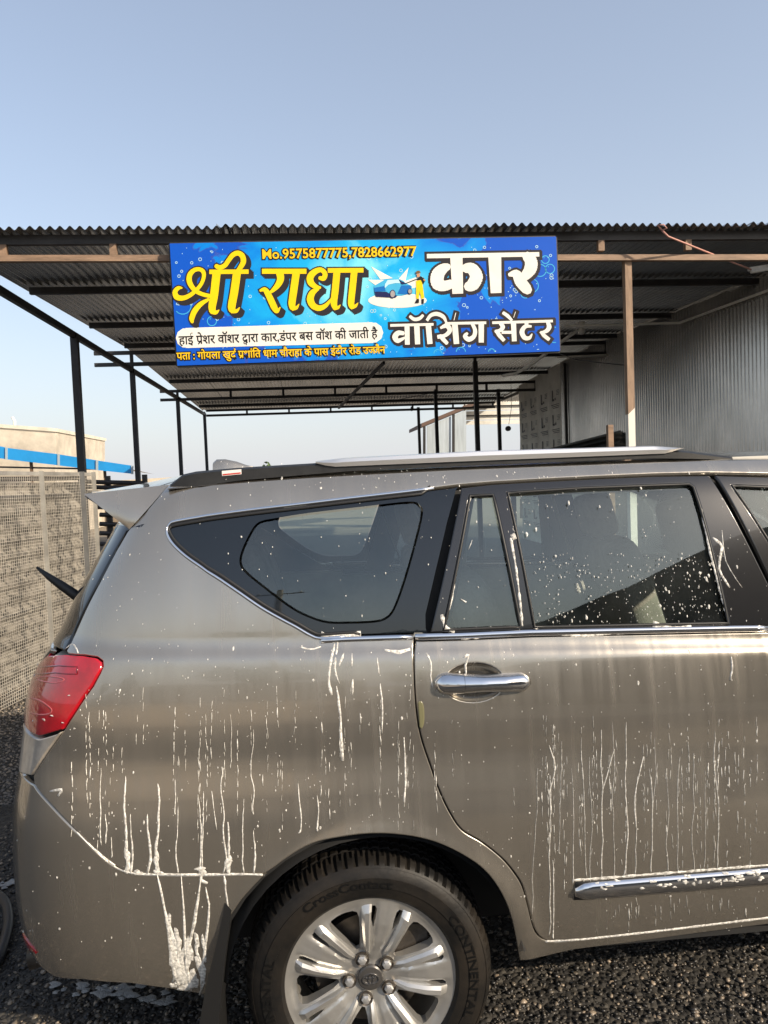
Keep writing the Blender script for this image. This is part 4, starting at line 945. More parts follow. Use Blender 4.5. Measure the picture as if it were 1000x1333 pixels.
    panel('front_bumper', fb, M['paint'], car, side=side, du=.04)
    panel('grille', [(3.79,.705),(UF,.705),(UF,.93),(3.78,.93)], M['plastic'], car, side=side, du=.04)
    for z in (.75,.80,.85,.90): ribbon('grille_bar', resample([(3.80,z),(UF,z)], .04, False), .018, .008, M['chrome'], car, side=side)
    # rear bumper, tail lamp, tailgate
    UR = U0-SMAX+.003
    rb_ = list(bump_gap) + list(arch)[:18][::-1] + PX((296,1203),(283,1240),(270,1297),(221,1288),(170,1281),(109,1276)) + [(-.84,.375),(-1.0,.40),(UR,.40),(UR,.86),(-1.12,.90)]
    rb = panel('rear_bumper', rb_, M['paint'], car, side=side, du=.03)
    panel('reflector', [(-.885,.440),(-.90,.452),(-.94,.456),(-.985,.454),(-.99,.432),(-.93,.430)], M['red_lens'], rb, gap=0, inset=-.004, lip=True, depth=.003, side=side) if side > 0 else None
    tail = lamp + [(-1.0,.905),(-1.055,.98),(-1.06,1.10),(-1.03,1.19),(-.96,1.232)]
    zl = [uz(83, 951), uz(38, 950)]
    red = [uz(83, 950)] + [(-.87,1.032),(-.95,1.03),(-1.056,1.03),(-1.06,1.10),(-1.03,1.19),(-.96,1.232)] + lamp[1:11]
    clear = [uz(83, 951.5)] + lamp[11:] + [(-1.0,.905),(-1.055,.98),(-1.056,1.026),(-.95,1.026),(-.87,1.028)]
    tl_ = panel('tail_lamp', red, M['red_lens'], car, side=side, inset=-.006, depth=.03, gap=.003)
    panel('clear_lens', clear, M['clear_lens'], tl_, side=side, inset=-.006, depth=.03, gap=.003)
    M.setdefault('lamp_line', mat('lamp_inner_line', (.20,.002,.006), .2, coat=1.0)); M.setdefault('lamp_white', mat('lamp_reflector', (.5,.09,.09), .3, coat=.5))
    for L_ in ([(52,868),(80,867),(103,868)], [(46,877),(75,876),(103,877.5)], [(103,868),(103,877.5)]): ribbon('lens_line', resample(PX(*L_), .01, False), .0035, .0012, M['lamp_line'], tl_, side=side, base=.0065)
    ribbon('lens_line', smooth_line(PX((50,884),(62,881),(78,882),(86,885),(76,889),(62,888),(50,884)), 3), .003, .001, M['lamp_white'], tl_, side=side, base=.0065)
    ribbon('lens_line', smooth_line(PX((42,908),(55,912),(68,921),(69,927),(60,930),(42,928)), 4), .004, .001, M['lamp_white'], tl_, side=side, base=.0065)
    tg = [(UR,.865),(-1.12,.905),(-1.06,.93),(-1.075,1.00),(-1.08,1.10),(-1.05,1.20),(-1.02,1.235),(UR,1.20)]
    panel('tailgate', tg, M['paint'], car, side=side, du=.04)
    rg = [(UR,1.205),(-1.01,1.24),(-.965,1.245)] + [(a-.012, b) for a, b in q_rear[::-1]] + [(-.72,1.565),(UR,1.585)]
    panel('rear_window', rg, M['frit'], car, side=side, du=.04, dz=.02)
    # dark inner shell behind the panel gaps
    shell = [(-1.0,.45),(-.46,.40)] + [(.02+.43*math.cos(math.radians(a)), .334+.43*math.sin(math.radians(a))) for a in range(172, 0, -10)] + [(.47,.43),(2.27,.43)] + [(2.77+.43*math.cos(math.radians(a)), .334+.43*math.sin(math.radians(a))) for a in range(170, 4, -10)] + [(3.4,.4),(3.6,.6),(3.5,.86),(2.6,1.08),(1.2,1.195),(.1,1.225),(-.1,1.25),(-.45,1.50),(-.62,1.50),(-.8,1.22),(-.95,1.1)]
    panel('inner_shell', shell, M['inner'], car, inset=.020, lip=False, gap=0, du=.06, dz=.05, side=side)
    bp_ = [(uB-.09,1.22),(uB+.10,1.20),(uB-.09,1.66),(uB-.22,1.655)]
    panel('pillar_core', bp_, M['inner'], car, inset=.03, lip=False, gap=0, du=.06, dz=.05, side=side)
    panel('pillar_core', [(.11,1.22),(.24,1.22),(.36,1.65),(.24,1.64)], M['inner'], car, inset=.03, lip=False, gap=0, du=.06, dz=.05, side=side)
    # roof rail
    rl = [(-.515,1.672,0),(-.47,1.700,1),(-.30,1.716,1),(-.07,1.720,1)]
for side in (1, -1):
    s = -side                                            # y sign
    rail = MB(); X = np.linspace(-.5, 1.15, 45); zt = np.interp(X, [-.5,-.455,-.3,-.08,.385,.9,1.0,1.15], [1.672,1.704,1.712,1.717,1.726,1.722,1.713,1.690]); wd = np.interp(X, [-.5,-.44,1.0,1.15], [.012,.030,.030,.012])
    zb = np.interp(X, [-.5,-.3,0,.4,.9,1.15], [1.655,1.676,1.690,1.694,1.694,1.682])
    P = [[(x, s*(.645+w*a), z) for a, z in ((-1, b), (-1, t-.006), (-.6, t), (.6, t), (1, t-.006), (1, b))] for x, w, t, b in zip(X, wd, zt, zb)]
    rr = rail.grid(P).obj('roof_rail', M['plastic'], car, .7)
    rail = MB(); X = np.linspace(-.09, .985, 40); P = []
    for x in X:
        t = np.interp(x, [-.09,.0,.385,.9,.985], [1.722,1.729,1.7345,1.731,1.722]); b = np.interp(x, [-.09,-.045,.385,.93,.985], [1.716,1.704,1.706,1.707,1.720]); w = .033
        P.append([(x, s*(.648+w*a), z) for a, z in ((1, b), (1.1, (b+t)/2), (.9, t-.003), (.4, t), (-.4, t), (-.9, t-.004), (-1.0, b))])
    rail.grid(P).obj('rail_bar', M['satin'], rr, .7)
    if side > 0:
        lb_ = MB().add([(-.352, -.6775, 1.690), (-.298, -.6775, 1.693), (-.298, -.6775, 1.707), (-.352, -.6775, 1.704)], [(0,1,2,3)]).obj('sticker', mat('sticker_white', (.75,.72,.68), .5), rr)
        MB().add([(-.350, -.6783, 1.6915), (-.300, -.6783, 1.6945), (-.300, -.6783, 1.6985), (-.350, -.6783, 1.6955)], [(0,1,2,3)]).obj('sticker_print', mat('sticker_red', (.5,.05,.04), .5), lb_)
# roof, windscreen, bonnet, spoiler
Xs = np.r_[np.linspace(2.05, 1.3, 10), np.linspace(1.2, -.5, 18)]
P = []
for x in Xs:
    z0 = RZ(x)-.004; w0 = float(half_width(np.array(x), np.array(z0))) - .002; P.append([(x-.05*(1-a*a)*(x < -.3)*(-.3-x)*4, w0*a, z0+.045*(1-a*a)) for a in np.linspace(-1, 1, 21)])
MB().grid(P).obj('roof', M['paint'], car, True)
A = [apillar[0], apillar[1], apillar[2], apillar[3], (2.05, RZ(2.05))]
P = []
for (u_, z_) in A:
    w0 = float(half_width(np.array(u_), np.array(z_)))-.004; P.append([(u_+.22*(1-a*a)*(1-(z_-1.15)*1.2), w0*a, z_+.05*(1-a*a)) for a in np.linspace(-1, 1, 17)])
MB().grid(P).obj('windscreen', M['glass'], car, True)
P = []
for u_, z_ in ((2.62,1.13),(2.7,1.10),(2.95,1.06),(3.25,.995),(3.40,.965),(3.52,.945)):
    w0 = abs(surf(u_, z_)[1])+.002; x0_ = surf(u_, z_)[0]; bow = min(.12, max(.0, 3.56-x0_)); P.append([(x0_+bow*(1-a*a), w0*a, z_+.075*(1-.8*float(sstep(2.9, 3.5, x0_)))*(1-a*a)**.7) for a in np.linspace(-1, 1, 17)])
MB().grid(P).obj('bonnet', M['paint'], car, True)
T_, A_, B_ = surf(*uz(221, 630)), surf(*uz(221, 630)), surf(*uz(169, 688))
def spoiler():
    mb = MB(); P = []
    tip = np.array([-.722, -.70, 1.652])
    a0, b0 = surf(*uz(222, 631)), surf(*uz(170, 689))
    m0 = surf(*uz(195, 660))
    for a in np.linspace(-1, 1, 25):
        k = 1-a*a; sx = abs(a)
        def L(p, ymax, dx, dz): return (p[0]-dx*k, -ymax*(-a), p[2]+dz*k)
        yy = lambda p: abs(p[1])
        row = [L(a0, yy(a0)-.004, 0, .045), L((a0+(tip-a0)*.5)+np.array([0,0,.001]), (yy(a0)+yy(tip))/2+.010, .05, .022), L(tip+np.array([.004,0,.003]), yy(tip), .08, .008), L(tip+np.array([0,0,-.004]), yy(tip), .08, .008),
               L(tip+(b0-tip)*.45, (yy(tip)+yy(b0))/2-.01, .07, .02), L(b0, yy(b0)-.01, .03, .03), L(b0+np.array([.05,0,.0]), yy(b0)-.03, 0, .03)]
        P.append(row)
    mb.grid(P)
    for e in (0, -1): mb.add(P[e], [tuple(range(7))])
    return mb.obj('rear_spoiler', M['paint'], car, .6)
spoiler()
# side cheeks of the spoiler lie on the body surface between the seam and its trailing tip
for side in (1, -1):
    s = -side; a0, b0, m0 = surf(*uz(220, 631)), surf(*uz(168.5, 689)), surf(*uz(194, 661)); tip = np.array([-.722, -.702, 1.655])
    n_ = 9; P = []
    for i in np.linspace(0, 1, n_):
        e = (1-i)**2*a0 + 2*i*(1-i)*(2*m0-.5*a0-.5*b0) + i*i*b0; row = []
        for j in np.linspace(0, 1, 7):
            t_ = tip + (b0-tip)*i*.985; p = e+(t_-e)*j; row.append((p[0], s*(abs(p[1])+.012*math.sin(PI*j)*(1-i)+.002), p[2]))
        P.append(row)
    MB().grid(P).obj('spoiler_end', M['paint'], car, True)
fin = MB(); P = []
for x, h, w in ((-.475,.018,.028),(-.462,.030,.028),(-.43,.030,.026),(-.39,.020,.022),(-.355,.006,.014),(-.33,.0,.006)):
    P.append([(x, w, 1.715), (x, w*.7, 1.728+h*.6), (x, w*.25, 1.728+h), (x, -w*.25, 1.728+h), (x, -w*.7, 1.728+h*.6), (x, -w, 1.715)])
fin.grid(P); fin.add(P[0], [(0,1,2,3,4,5)]); fin.obj('shark_fin_antenna', M['paint'], car, .8)
# rear wiper lifted off the glass
wp = MB(); w0, w1 = np.array([-.935, -.20, 1.255]), np.array([-1.075, -.42, 1.372])
def wpix(px, py, y): d = ray(px, py); t = ((CROOT+_ey*y)@_ey)/(d@_ey); Q = EYE+d*t-CROOT; return np.array([Q@_ex, y, Q[2]])
pts = [wpix(a, b, -.30) for a, b in ((112,786),(96,773),(80,762),(64,751),(48,738.5))]
wp.tube(pts, [.016,.017,.015,.011,.004], 8); wa = wp.obj('rear_wiper', M['rubber'], car, True)
MB().tube([pts[0], (-.90, -.26, 1.27)], .018, 8).obj('wiper_pivot', M['rubber'], wa, True)

# ------------------------------------------------------------------ door handle and small fittings (near side and far side)
def handle(px0, px1, parent, side, centre=None):
    c = centre or uz((px0[0]+px1[0])/2, (px0[1]+px1[1])/2)
    a, b = (uz(*px0), uz(*px1)) if centre is None else ((centre[0]-.125, centre[1]-.002), (centre[0]+.125, centre[1]+.002))
    # finger bowl
    bowl = [(c[0]-.022+.079*math.cos(t), c[1]+.002+.049*math.sin(t)) for t in np.linspace(0, 2*PI, 28)[:-1]]
    rows = []
    for r_, d in ((1.0, -.001), (.9, -.009), (.75, -.017), (.45, -.024), (.02, -.026)):
        q = np.array([(c[0]-.022+(p[0]-c[0]+.022)*r_, c[1]+(p[1]-c[1])*r_) for p in bowl]); P = surf(q[:, 0], q[:, 1]) + normal(q[:, 0], q[:, 1])*d
        P = np.concatenate([P, P[:1]]);
        if side < 0: P[:, 1] *= -1
        rows.append(P)
    h = MB()
    t = np.linspace(0, 1, 25); line = np.array([np.array(a)+(np.array(b)-np.array(a))*k_ for k_ in t])
    prof = np.interp(t, [0,.03,.1,.3,.5,.7,.93,1.0], [.018,.042,.056,.052,.046,.047,.048,.018]); hgt = np.interp(t, [0,.05,.2,.35,.5,.75,.95,1.0], [.010,.026,.036,.040,.042,.038,.026,.010])
    ho = ribbon_geo(line[7:], prof[7:], hgt[7:], side=side, k=11).obj('door_handle', M['chrome'], parent, 1.0)
    l2_ = np.array([line[0]+(line[7]-line[0])*k_ for k_ in np.linspace(0, .985, 12)]); ribbon_geo(l2_, np.interp(np.linspace(0, .28, 12), t, prof)*1.02, np.interp(np.linspace(0, .28, 12), t, hgt)*1.03, side=side, k=11).obj('handle_cap', M['chrome'], parent, 1.0)
    b_ = MB().grid(rows).obj('handle_bowl', M['paint'], parent, True); 
    sl = [line[5]+np.array([0, .0175]), line[5]-np.array([0, .0175])]
    return ho
body_bowl = []
for side in (1, -1):
    dr = [o for o in car.children if o.name.startswith('rear_door')][0 if side > 0 else 1]; fdr = [o for o in car.children if o.name.startswith('front_door')][0 if side > 0 else 1]
    handle((566,890), (690,887.5), dr, side); handle(None, None, fdr, side, (1.45, 1.085))
    panel('edge_guard', smooth_line(PX((544,914),(549,913),(552,922),(552,940),(549,948),(546,946)), 3), mat('clear_plastic', (.16,.15,.08), .25), dr, gap=0, inset=-.004, depth=.004, side=side)

# ------------------------------------------------------------------ wheels
WC = (0, -WHEEL_Y, .334)
def revolve(prof, n=96, centre=(0, 0, .334)):                     # profile of (radius, y)
    vs = []
    for r_, y_ in prof:
        for k in range(n): a = 2*PI*k/n; vs.append((centre[0]+r_*math.cos(a), centre[1]+y_, centre[2]+r_*math.sin(a)))
    return MB().add(vs, [(i*n+k, i*n+(k+1) % n, (i+1)*n+(k+1) % n, (i+1)*n+k) for i in range(len(prof)-1) for k in range(n)])
M['tyre'] = mat('tyre', (.006,.006,.006), .5, 0, 0, 6, .1, 60, col2=(.026,.021,.016), ramp=(.38,.72), spec=.25)
M['tyre_text'] = mat('tyre_text', (.004,.004,.004), .35)
M['alloy'] = mat('alloy', (.60,.585,.55), .34, .8, .08, 10)
M['dust_alloy'] = mat('alloy_recess', (.25,.235,.21), .5, .6, .2, 10)
M['disc'] = mat('brake_disc', (.10,.085,.07), .45, .7, .3, 20)
def wheel(name):
    w = D.objects.new(name, None); COL.objects.link(w); w.parent = car; ORIG[w.name] = (0, 0, 0)
    # the wheel is built round its own centre (outer face towards -y)
    n = 288; tw = .112; R0 = .334
    prof = [(.222,.02),(.228,-.004),(.236,-.012),(.250,-.0155),(.262,-.0165),(.2625,-.0185),(.288,-.0185),(.2885,-.0165),(.300,-.013),(.310,-.006),(.3105,-.0075),(.316,-.004),(.324,.008),(.329,.022),(.3325,.040),(.3325,.052),(.3245,.053),(.3245,.060),(.3335,.061),(.334,.085),(.326,.086),(.326,.094),(.334,.095),(.334,.125),(.326,.126),(.326,.134),(.3335,.135),(.3325,.155),(.3245,.156),(.3245,.163),(.331,.164),(.327,.19),(.312,.208),(.27,.222),(.225,.20)]
    vs = []
    for i, (r_, y_) in enumerate(prof):
        for k in range(n):
            a = 2*PI*k/n; rr = r_
            if r_ > .3225 and (k % 4) in (0,) and (y_ < .05 or y_ > .16): rr -= .0085
            elif r_ > .33 and ((k+2) % 4) == 0: rr -= .006
            vs.append((rr*math.cos(a), y_, rr*math.sin(a)))
    MB().add(vs, [(i*n+k, i*n+(k+1) % n, (i+1)*n+(k+1) % n, (i+1)*n+k) for i in range(len(prof)-1) for k in range(n)]).obj('tyre', M['tyre'], w, .5)
    ty = [c for c in w.children][0]
    def arc_text(s, r_, a0, span, size, name='sidewall_lettering'):
        x = 0.0; VV, FF = [], []
        for ch in s:
            v, f, a = glyph(ch, .02); o = len(VV); VV += [(p[0]+x, p[1]) for p in v]; FF += [tuple(i+o for i in q) for q in f]; x += a
        tot = max(p[0] for p in VV); mb = MB()
        V3 = []
        for p in VV:
            an = math.radians(a0) - math.radians(span)*p[0]/tot; rad = r_ + p[1]*size; V3.append((rad*math.cos(an), -.0200 + (.003 if rad > .29 else 0)*0, rad*math.sin(an)))
        mb.add(V3, FF); mb.obj(name, M['tyre_text'], ty, fix=False)
    arc_text('CrossContact', .264, 128, 52, .031); arc_text('CONTINENTAL', .264, 38, 62, .031); arc_text('CONTINENTAL', .264, 222, 62, .031); arc_text('215/55 R 17', .264, 318, 40, .024)
    # alloy face: ten ribs in five pairs, wedge openings between
    opens = []
    for k in range(5):
        c = math.radians(39+72*k); L = []
        for r_, h in ((.083,3.0),(.10,7.5),(.14,11.5),(.172,13.0),(.186,12.0),(.191,9.0)): L.append((r_, h))
        poly = [(r_*math.cos(c+math.radians(h)), r_*math.sin(c+math.radians(h))) for r_, h in L] + [(.192*math.cos(c+math.radians(h)), .192*math.sin(c+math.radians(h))) for h in (4, 0, -4)] + [(r_*math.cos(c-math.radians(h)), r_*math.sin(c-math.radians(h))) for r_, h in L[::-1]]
        opens.append(poly)
        b = math.radians(75+72*k)
        for sg in (-1, 1):
            poly = []
            for r_, h in ((.140,sg*10.4),(.165,sg*8.4),(.190,sg*8.0),(.198,sg*9.4),(.198,sg*12.4),(.190,sg*13.6),(.165,sg*13.0)): poly.append((r_*math.cos(b+math.radians(h)), r_*math.sin(b+math.radians(h))))
            opens.append(poly if sg < 0 else poly[::-1])
    def fy(r_, a):                                       # height of the face (towards -y is outward)
        d = (np.degrees(a)-75+36) % 72 - 36; ad = np.abs(d)
        base = np.interp(r_, [0,.03,.045,.075,.10,.15,.20,.215,.225,.232], [.020,.020,.020,.014,.006,.000,.001,.001,-.003,.004])
        ridge = np.interp(ad, [0,1,6.5,8.5,13,14.2,16.5,21.5,23.5,36], [.001,.0,.0,.004,.004,.002,.002,.002,.004,.008])*np.interp(r_, [0,.06,.09,.2,.212], [0,.2,1,1,0])
        pocket = .012*np.exp(-(((np.degrees(a)-39+36) % 72-36)*math.pi/180*r_/.013)**2)*np.exp(-((r_-.057)/.014)**2)
        return base + ridge + pocket
    pts = []; ed = []
    def addloop(L):
        o = len(pts); pts.extend(L); ed.extend([(o+i, o+(i+1) % len(L)) for i in range(len(L))])
    outer = [(.232*math.cos(t), .232*math.sin(t)) for t in np.linspace(0, 2*PI, 145)[:-1]]; addloop(outer)
    lo_ = [[tuple(p) for p in resample(o, .006)] for o in opens]
    for L in lo_: addloop(L)
    for r_ in np.arange(.006, .23, .0055):
        m_ = max(6, int(2*PI*r_/.0055)); a = np.linspace(0, 2*PI, m_, endpoint=False) + (r_*997 % 1); X_, Y_ = r_*np.cos(a), r_*np.sin(a); ok = np.ones(m_, bool)
        for L in lo_:
            La = np.array(L); ok &= ~inpoly(X_, Y_, La); dd = np.hypot(X_[:, None]-La[None, :, 0], Y_[:, None]-La[None, :, 1]).min(1); ok &= dd > .002
        pts.extend(zip(X_[ok], Y_[ok]))
    r = delaunay_2d_cdt([Vector((float(a), float(b))) for a, b in pts], ed, [], 0, 1e-7)
    V2 = np.array([(v.x, v.y) for v in r[0]]); T = np.array(list(r[2])); c = V2[T].mean(1); keep = np.hypot(c[:, 0], c[:, 1]) < .2322
    for L in lo_: keep &= ~inpoly(c[:, 0], c[:, 1], np.array(L))
    T = T[keep]; rad = np.hypot(V2[:, 0], V2[:, 1]); Yv = fy(rad, np.arctan2(V2[:, 1], V2[:, 0]))
    mb = MB().add(np.stack([V2[:, 0], Yv, V2[:, 1]], 1), [tuple(t) for t in T])
    om = {}
    for i, ov in enumerate(r[3]):
        for q in ov: om[q] = i
    o = len(outer)
    for L in lo_:                                        # walls of the openings
        b0 = len(mb.v); mb.v += [(p[0]*1.0, float(fy(np.hypot(*p), math.atan2(p[1], p[0])))+.0, p[1]) for p in L] + [(p[0], .034, p[1]) for p in L]
        m_ = len(L); mb.f += [(b0+i, b0+m_+i, b0+m_+(i+1) % m_, b0+(i+1) % m_) for i in range(m_)]; o += m_
    for k in range(5):                                   # crisp raised bars, two to each pair
        for sg in (-1, 1):
            rows = []
            for t_ in np.linspace(0, 1, 9):
                r_ = .062+(.203-.062)*t_; an = math.radians(75+72*k+sg*(17.0+3.0*(1-t_)-1.2*t_)); w_ = .0072+.0078*t_; yb = float(np.interp(r_, [.06,.075,.10,.15,.20,.215], [.016,.014,.006,.000,.001,.001]))
                c_ = np.array([r_*math.cos(an), r_*math.sin(an)]); l_ = np.array([-math.sin(an), math.cos(an)])
                h_ = .0135*min(1, t_*5+.15)*min(1, (1-t_)*9+.12)
                rows.append([(c_[0]+l_[0]*w_*q, yb+.007-(h_+.004)*e_, c_[1]+l_[1]*w_*q) for q, e_ in ((-1.0,0),(-.92,.55),(-.5,1.0),(.35,.90),(.92,.5),(1.0,0))])
            mb.grid(rows)
    mb.v = [(x_*1.025, y_, z_*1.025) for x_, y_, z_ in mb.v]
    rim = mb.obj('alloy_rim', M['alloy'], w, .45)
    revolve([(.238,.004),(.2395,.009),(.228,.014),(.212,.022),(.206,.05),(.205,.15),(.224,.17),(.230,.19)], 96, (0,0,0)).obj('rim_barrel', M['dust_alloy'], w, .6)
    revolve([(.0,.052),(.07,.052),(.072,.060),(.150,.060),(.150,.082),(.0,.082)], 72, (0,0,0)).obj('brake_disc', M['disc'], w, .5)
    ca = MB().box((.115, .07, .06), (.09, .06, .12)); ca.obj('brake_caliper', M['disc'], w)
    for k in range(5):
        a = math.radians(39+72*k); cx_, cz_ = .057*math.cos(a), .057*math.sin(a)
        vs = []
        for r_, y_ in ((.0125,.03),(.0125,.006),(.0095,.001),(.003,.000)):
            vs += [(cx_+r_*math.cos(t), y_, cz_+r_*math.sin(t)) for t in np.linspace(0, 2*PI, 7)[:-1]]
        MB().add(vs, [(i*6+j, i*6+(j+1) % 6, (i+1)*6+(j+1) % 6, (i+1)*6+j) for i in range(3) for j in range(6)] + [(18,19,20,21,22,23)]).obj('wheel_nut', M['satin'], w)
        revolve([(.0185,.016),(.0185,.0085),(.0125,.0125)], 24, (cx_, 0, cz_)).obj('nut_pocket_shade', M['disc'], w, .6)  # dark ring round the nut: shade of its pocket put in as colour
    cap = revolve([(.034,.024),(.034,.012),(.031,.009),(.02,.007),(.0,.0065)], 40, (0,0,0)).obj('centre_cap', mat('cap_grey', (.09,.085,.08), .35, .5), w, .6)
    em = MB()
    def ell(cx_, cz_, rx, rz, w_):
        nn = 28; vs = []
        for k in range(nn):
            t = 2*PI*k/nn; ct, st = math.cos(t), math.sin(t)
            vs += [(cx_+(rx-w_)*ct, .0045, cz_+(rz-w_)*st), (cx_+(rx)*ct, .0045, cz_+(rz)*st), (cx_+rx*ct, .0085, cz_+rz*st), (cx_+(rx-w_)*ct, .0085, cz_+(rz-w_)*st)]
        em.add(vs, [(4*k+i, 4*k+(i+1) % 4, 4*((k+1) % nn)+(i+1) % 4, 4*((k+1) % nn)+i) for k in range(nn) for i in range(4)])
    ell(0, 0, .0225, .0155, .003); ell(0, .0012, .0075, .0148, .0026); ell(0, .0072, .015, .006, .0026)
    tag(em.obj('cap_emblem', M['chrome'], cap, .8), kind='stuff')
    return w
w0 = wheel('wheel'); w0.location = (0, -WHEEL_Y, .334)
def copy_wheel(loc, rz, ry):
    r_ = w0.copy(); COL.objects.link(r_); r_.parent = car; r_.location = loc; r_.rotation_euler = (0, ry, rz)
    for ch in list(w0.children):
        c_ = ch.copy(); COL.objects.link(c_); c_.parent = r_
        for g_ in ch.children: d_ = g_.copy(); COL.objects.link(d_); d_.parent = c_
copy_wheel((2.75, -WHEEL_Y, .334), 0, .5); copy_wheel((0, WHEEL_Y, .334), PI, .3); copy_wheel((2.75, WHEEL_Y, .334), PI, .9)
# wheel housings, mud flaps, underbody
for cx_ in (.02, 2.77):
    for s in (-1, 1):
        P = []
        for a in np.radians(np.arange(7, 176, 8)): P.append([(cx_+r_*math.cos(a), s*y_, .334+r_*math.sin(a)) for r_, y_ in ((.396,.885),(.415,.86),(.43,.8),(.43,.6),(.40,.56),(.05,.555))])
        MB().grid(P).obj('wheel_housing', M['inner'], car, .8)
for s in (-1, 1):
    q = [(-.365,.60),(-.385,.52),(-.425,.38),(-.445,.29),(-.43,.13),(-.395,.13),(-.395,.3),(-.372,.46),(-.35,.58)]
    n = len(q); vs = [(a, s*.908, b) for a, b in q] + [(a+.004, s*.80, b) for a, b in q]
    MB().add(vs, [tuple(range(n)), tuple(range(2*n-1, n-1, -1))] + [(i, n+i, n+(i+1) % n, (i+1) % n) for i in range(n)]).obj('mud_flap', M['rubber'], car)
MB().box((1.35, 0, .36), (4.4, 1.1, .16)).obj('underbody', M['inner'], car)
MB().box((1.38, 0, .40), (1.8, 1.68, .10)).obj('floor_pan', M['inner'], car)
MB().box((-.60, 0, .45), (.40, 1.3, .12)).obj('rear_floor', M['inner'], car)
ex = MB().tube([(-.3,-.45,.27),(-.9,-.5,.27),(-1.02,-.52,.25)], .03, 12); ex.obj('exhaust_pipe', M['disc'], car, True)

# ------------------------------------------------------------------ cabin
def sell(c, d, e=.35, n=24, m_=14, ry=0.0):
    V_ = []
    f = lambda v, p: math.copysign(abs(v)**p, v)
    for i in range(m_+1):
        b = -PI/2+PI*i/m_
        for k in range(n):
            a = 2*PI*k/n; x, y, z = d[0]/2*f(math.cos(b), e)*f(math.cos(a), e), d[1]/2*f(math.cos(b), e)*f(math.sin(a), e), d[2]/2*f(math.sin(b), e)
            V_.append((c[0]+x*math.cos(ry)+z*math.sin(ry), c[1]+y, c[2]-x*math.sin(ry)+z*math.cos(ry)))
    return MB().add(V_, [(i*n+k, i*n+(k+1) % n, (i+1)*n+(k+1) % n, (i+1)*n+k) for i in range(m_) for k in range(n)])
def seat(x, y, w, zb=.72):
    cu = sell((x, y, zb), (.50, w, .18)).obj('seat', M['seat'], car, True)
    sell((x-.30, y, zb+.33), (.16, w*.98, .66), ry=-.30).obj('backrest', M['seat'], cu, True)
    sell((x-.42, y, zb+.745), (.10, .27, .19), ry=-.25).obj('headrest', M['seat'], cu, True)
    MB().tube([(x-.40, y-.06, zb+.56), (x-.42, y-.06, zb+.68)], .007, 6).obj('headrest_stalk', M['satin'], cu); MB().tube([(x-.40, y+.06, zb+.56), (x-.42, y+.06, zb+.68)], .007, 6).obj('headrest_stalk', M['satin'], cu)
for y in (-.42, .42): seat(1.55, y, .54); seat(.72, y, .56); seat(-.02, y, .54, .76)
for s in (-1, 1):
    MB().beam((.17, s*.70, 1.60), (.36, s*.66, 1.0), .045, .004).obj('seatbelt', M['seatbelt'], car)
    MB().beam((1.02, s*.70, 1.56), (1.16, s*.62, 1.0), .045, .004).obj('seatbelt', M['seatbelt'], car)
    MB().box((.9, s*.80, .98), (2.6, .06, .44)).obj('door_trim', M['trim'], car)
    MB().box((-.40, s*.74, .98), (.8, .08, .5)).obj('side_trim', M['trim'], car)
    MB().grid([[(x, s*(float(half_width(np.array(x), np.array(z)))-.045), z) for z in (1.60, 1.66, 1.69)] for x in np.linspace(-.45, 1.9, 14)]).obj('headliner_edge', M['trim'], car, True)
MB().grid([[(x, .66*a, RZ(x)-.03+.035*(1-a*a)) for a in np.linspace(-1, 1, 9)] for x in np.linspace(1.95, -.45, 10)]).obj('headliner', M['trim'], car, True)
sell((2.35, 0, 1.0), (.55, 1.5, .32), .4).obj('dashboard', M['plastic'], car, True)
sw = MB(); vs = []
for k in range(32):
    a = 2*PI*k/32
    for j in range(8):
        b = 2*PI*j/8; rr = .18+.015*math.cos(b); lx, lz = .015*math.sin(b), rr*math.sin(a); vs.append((2.0+lx-lz*.45, -.40+rr*math.cos(a), 1.08+lz*.9))
sw.add(vs, [(k*8+j, k*8+(j+1) % 8, ((k+1) % 32)*8+(j+1) % 8, ((k+1) % 32)*8+j) for k in range(32) for j in range(8)])
so_ = sw.obj('steering_wheel', M['plastic'], car, True); MB().tube([(2.0, -.40, 1.08), (2.25, -.40, .95)], .03, 10).obj('steering_column', M['plastic'], so_, True)

# ------------------------------------------------------------------ soap foam on the near side of the car
fo = MB()
def drip(pts, w=3.0, w1=None, h=.0013, base=.0007):
    """a run of foam down the panel, traced in photo pixels; w is its width in pixels"""
    if any(np.hypot(p[0]-483, p[1]-1277) < 197 for p in pts): return
    L = np.array([uz(*p) for p in pts]); L = np.array(smooth_line(L, 3)) if len(L) > 2 else resample(L, .012, False)
    n = len(L); t = np.linspace(0, 1, n); ww = (w + ((w1 if w1 is not None else w)-w)*t)*(.75+.5*rng.random(n)); ww[0] *= .4; ww[-1] *= .7; ww = ww*rng.uniform(.45, 1.0)
    L = L + rng.normal(0, .0004, L.shape)
    ribbon_geo(L, ww/490, h, k=4, mb=fo, base=base)
def dot(px, py, r, tall=1.0):
    u, z = uz(px, py); r = r/490; n = 7; ph = rng.random()*6; pts = []
    q = np.array([(u+r*math.cos(a)*rng.uniform(.7, 1.2), z+r*tall*math.sin(a)*rng.uniform(.8, 1.2)) for a in np.linspace(0, 2*PI, n, endpoint=False)])
    P0 = surf(q[:, 0], q[:, 1]) - normal(q[:, 0], q[:, 1])*.0002; C0 = surf(u, z)+normal(u, z)*(min(.0025, r*.7)+.0006)
    fo.add(list(P0)+[C0], [(i, (i+1) % n, n) for i in range(n)])
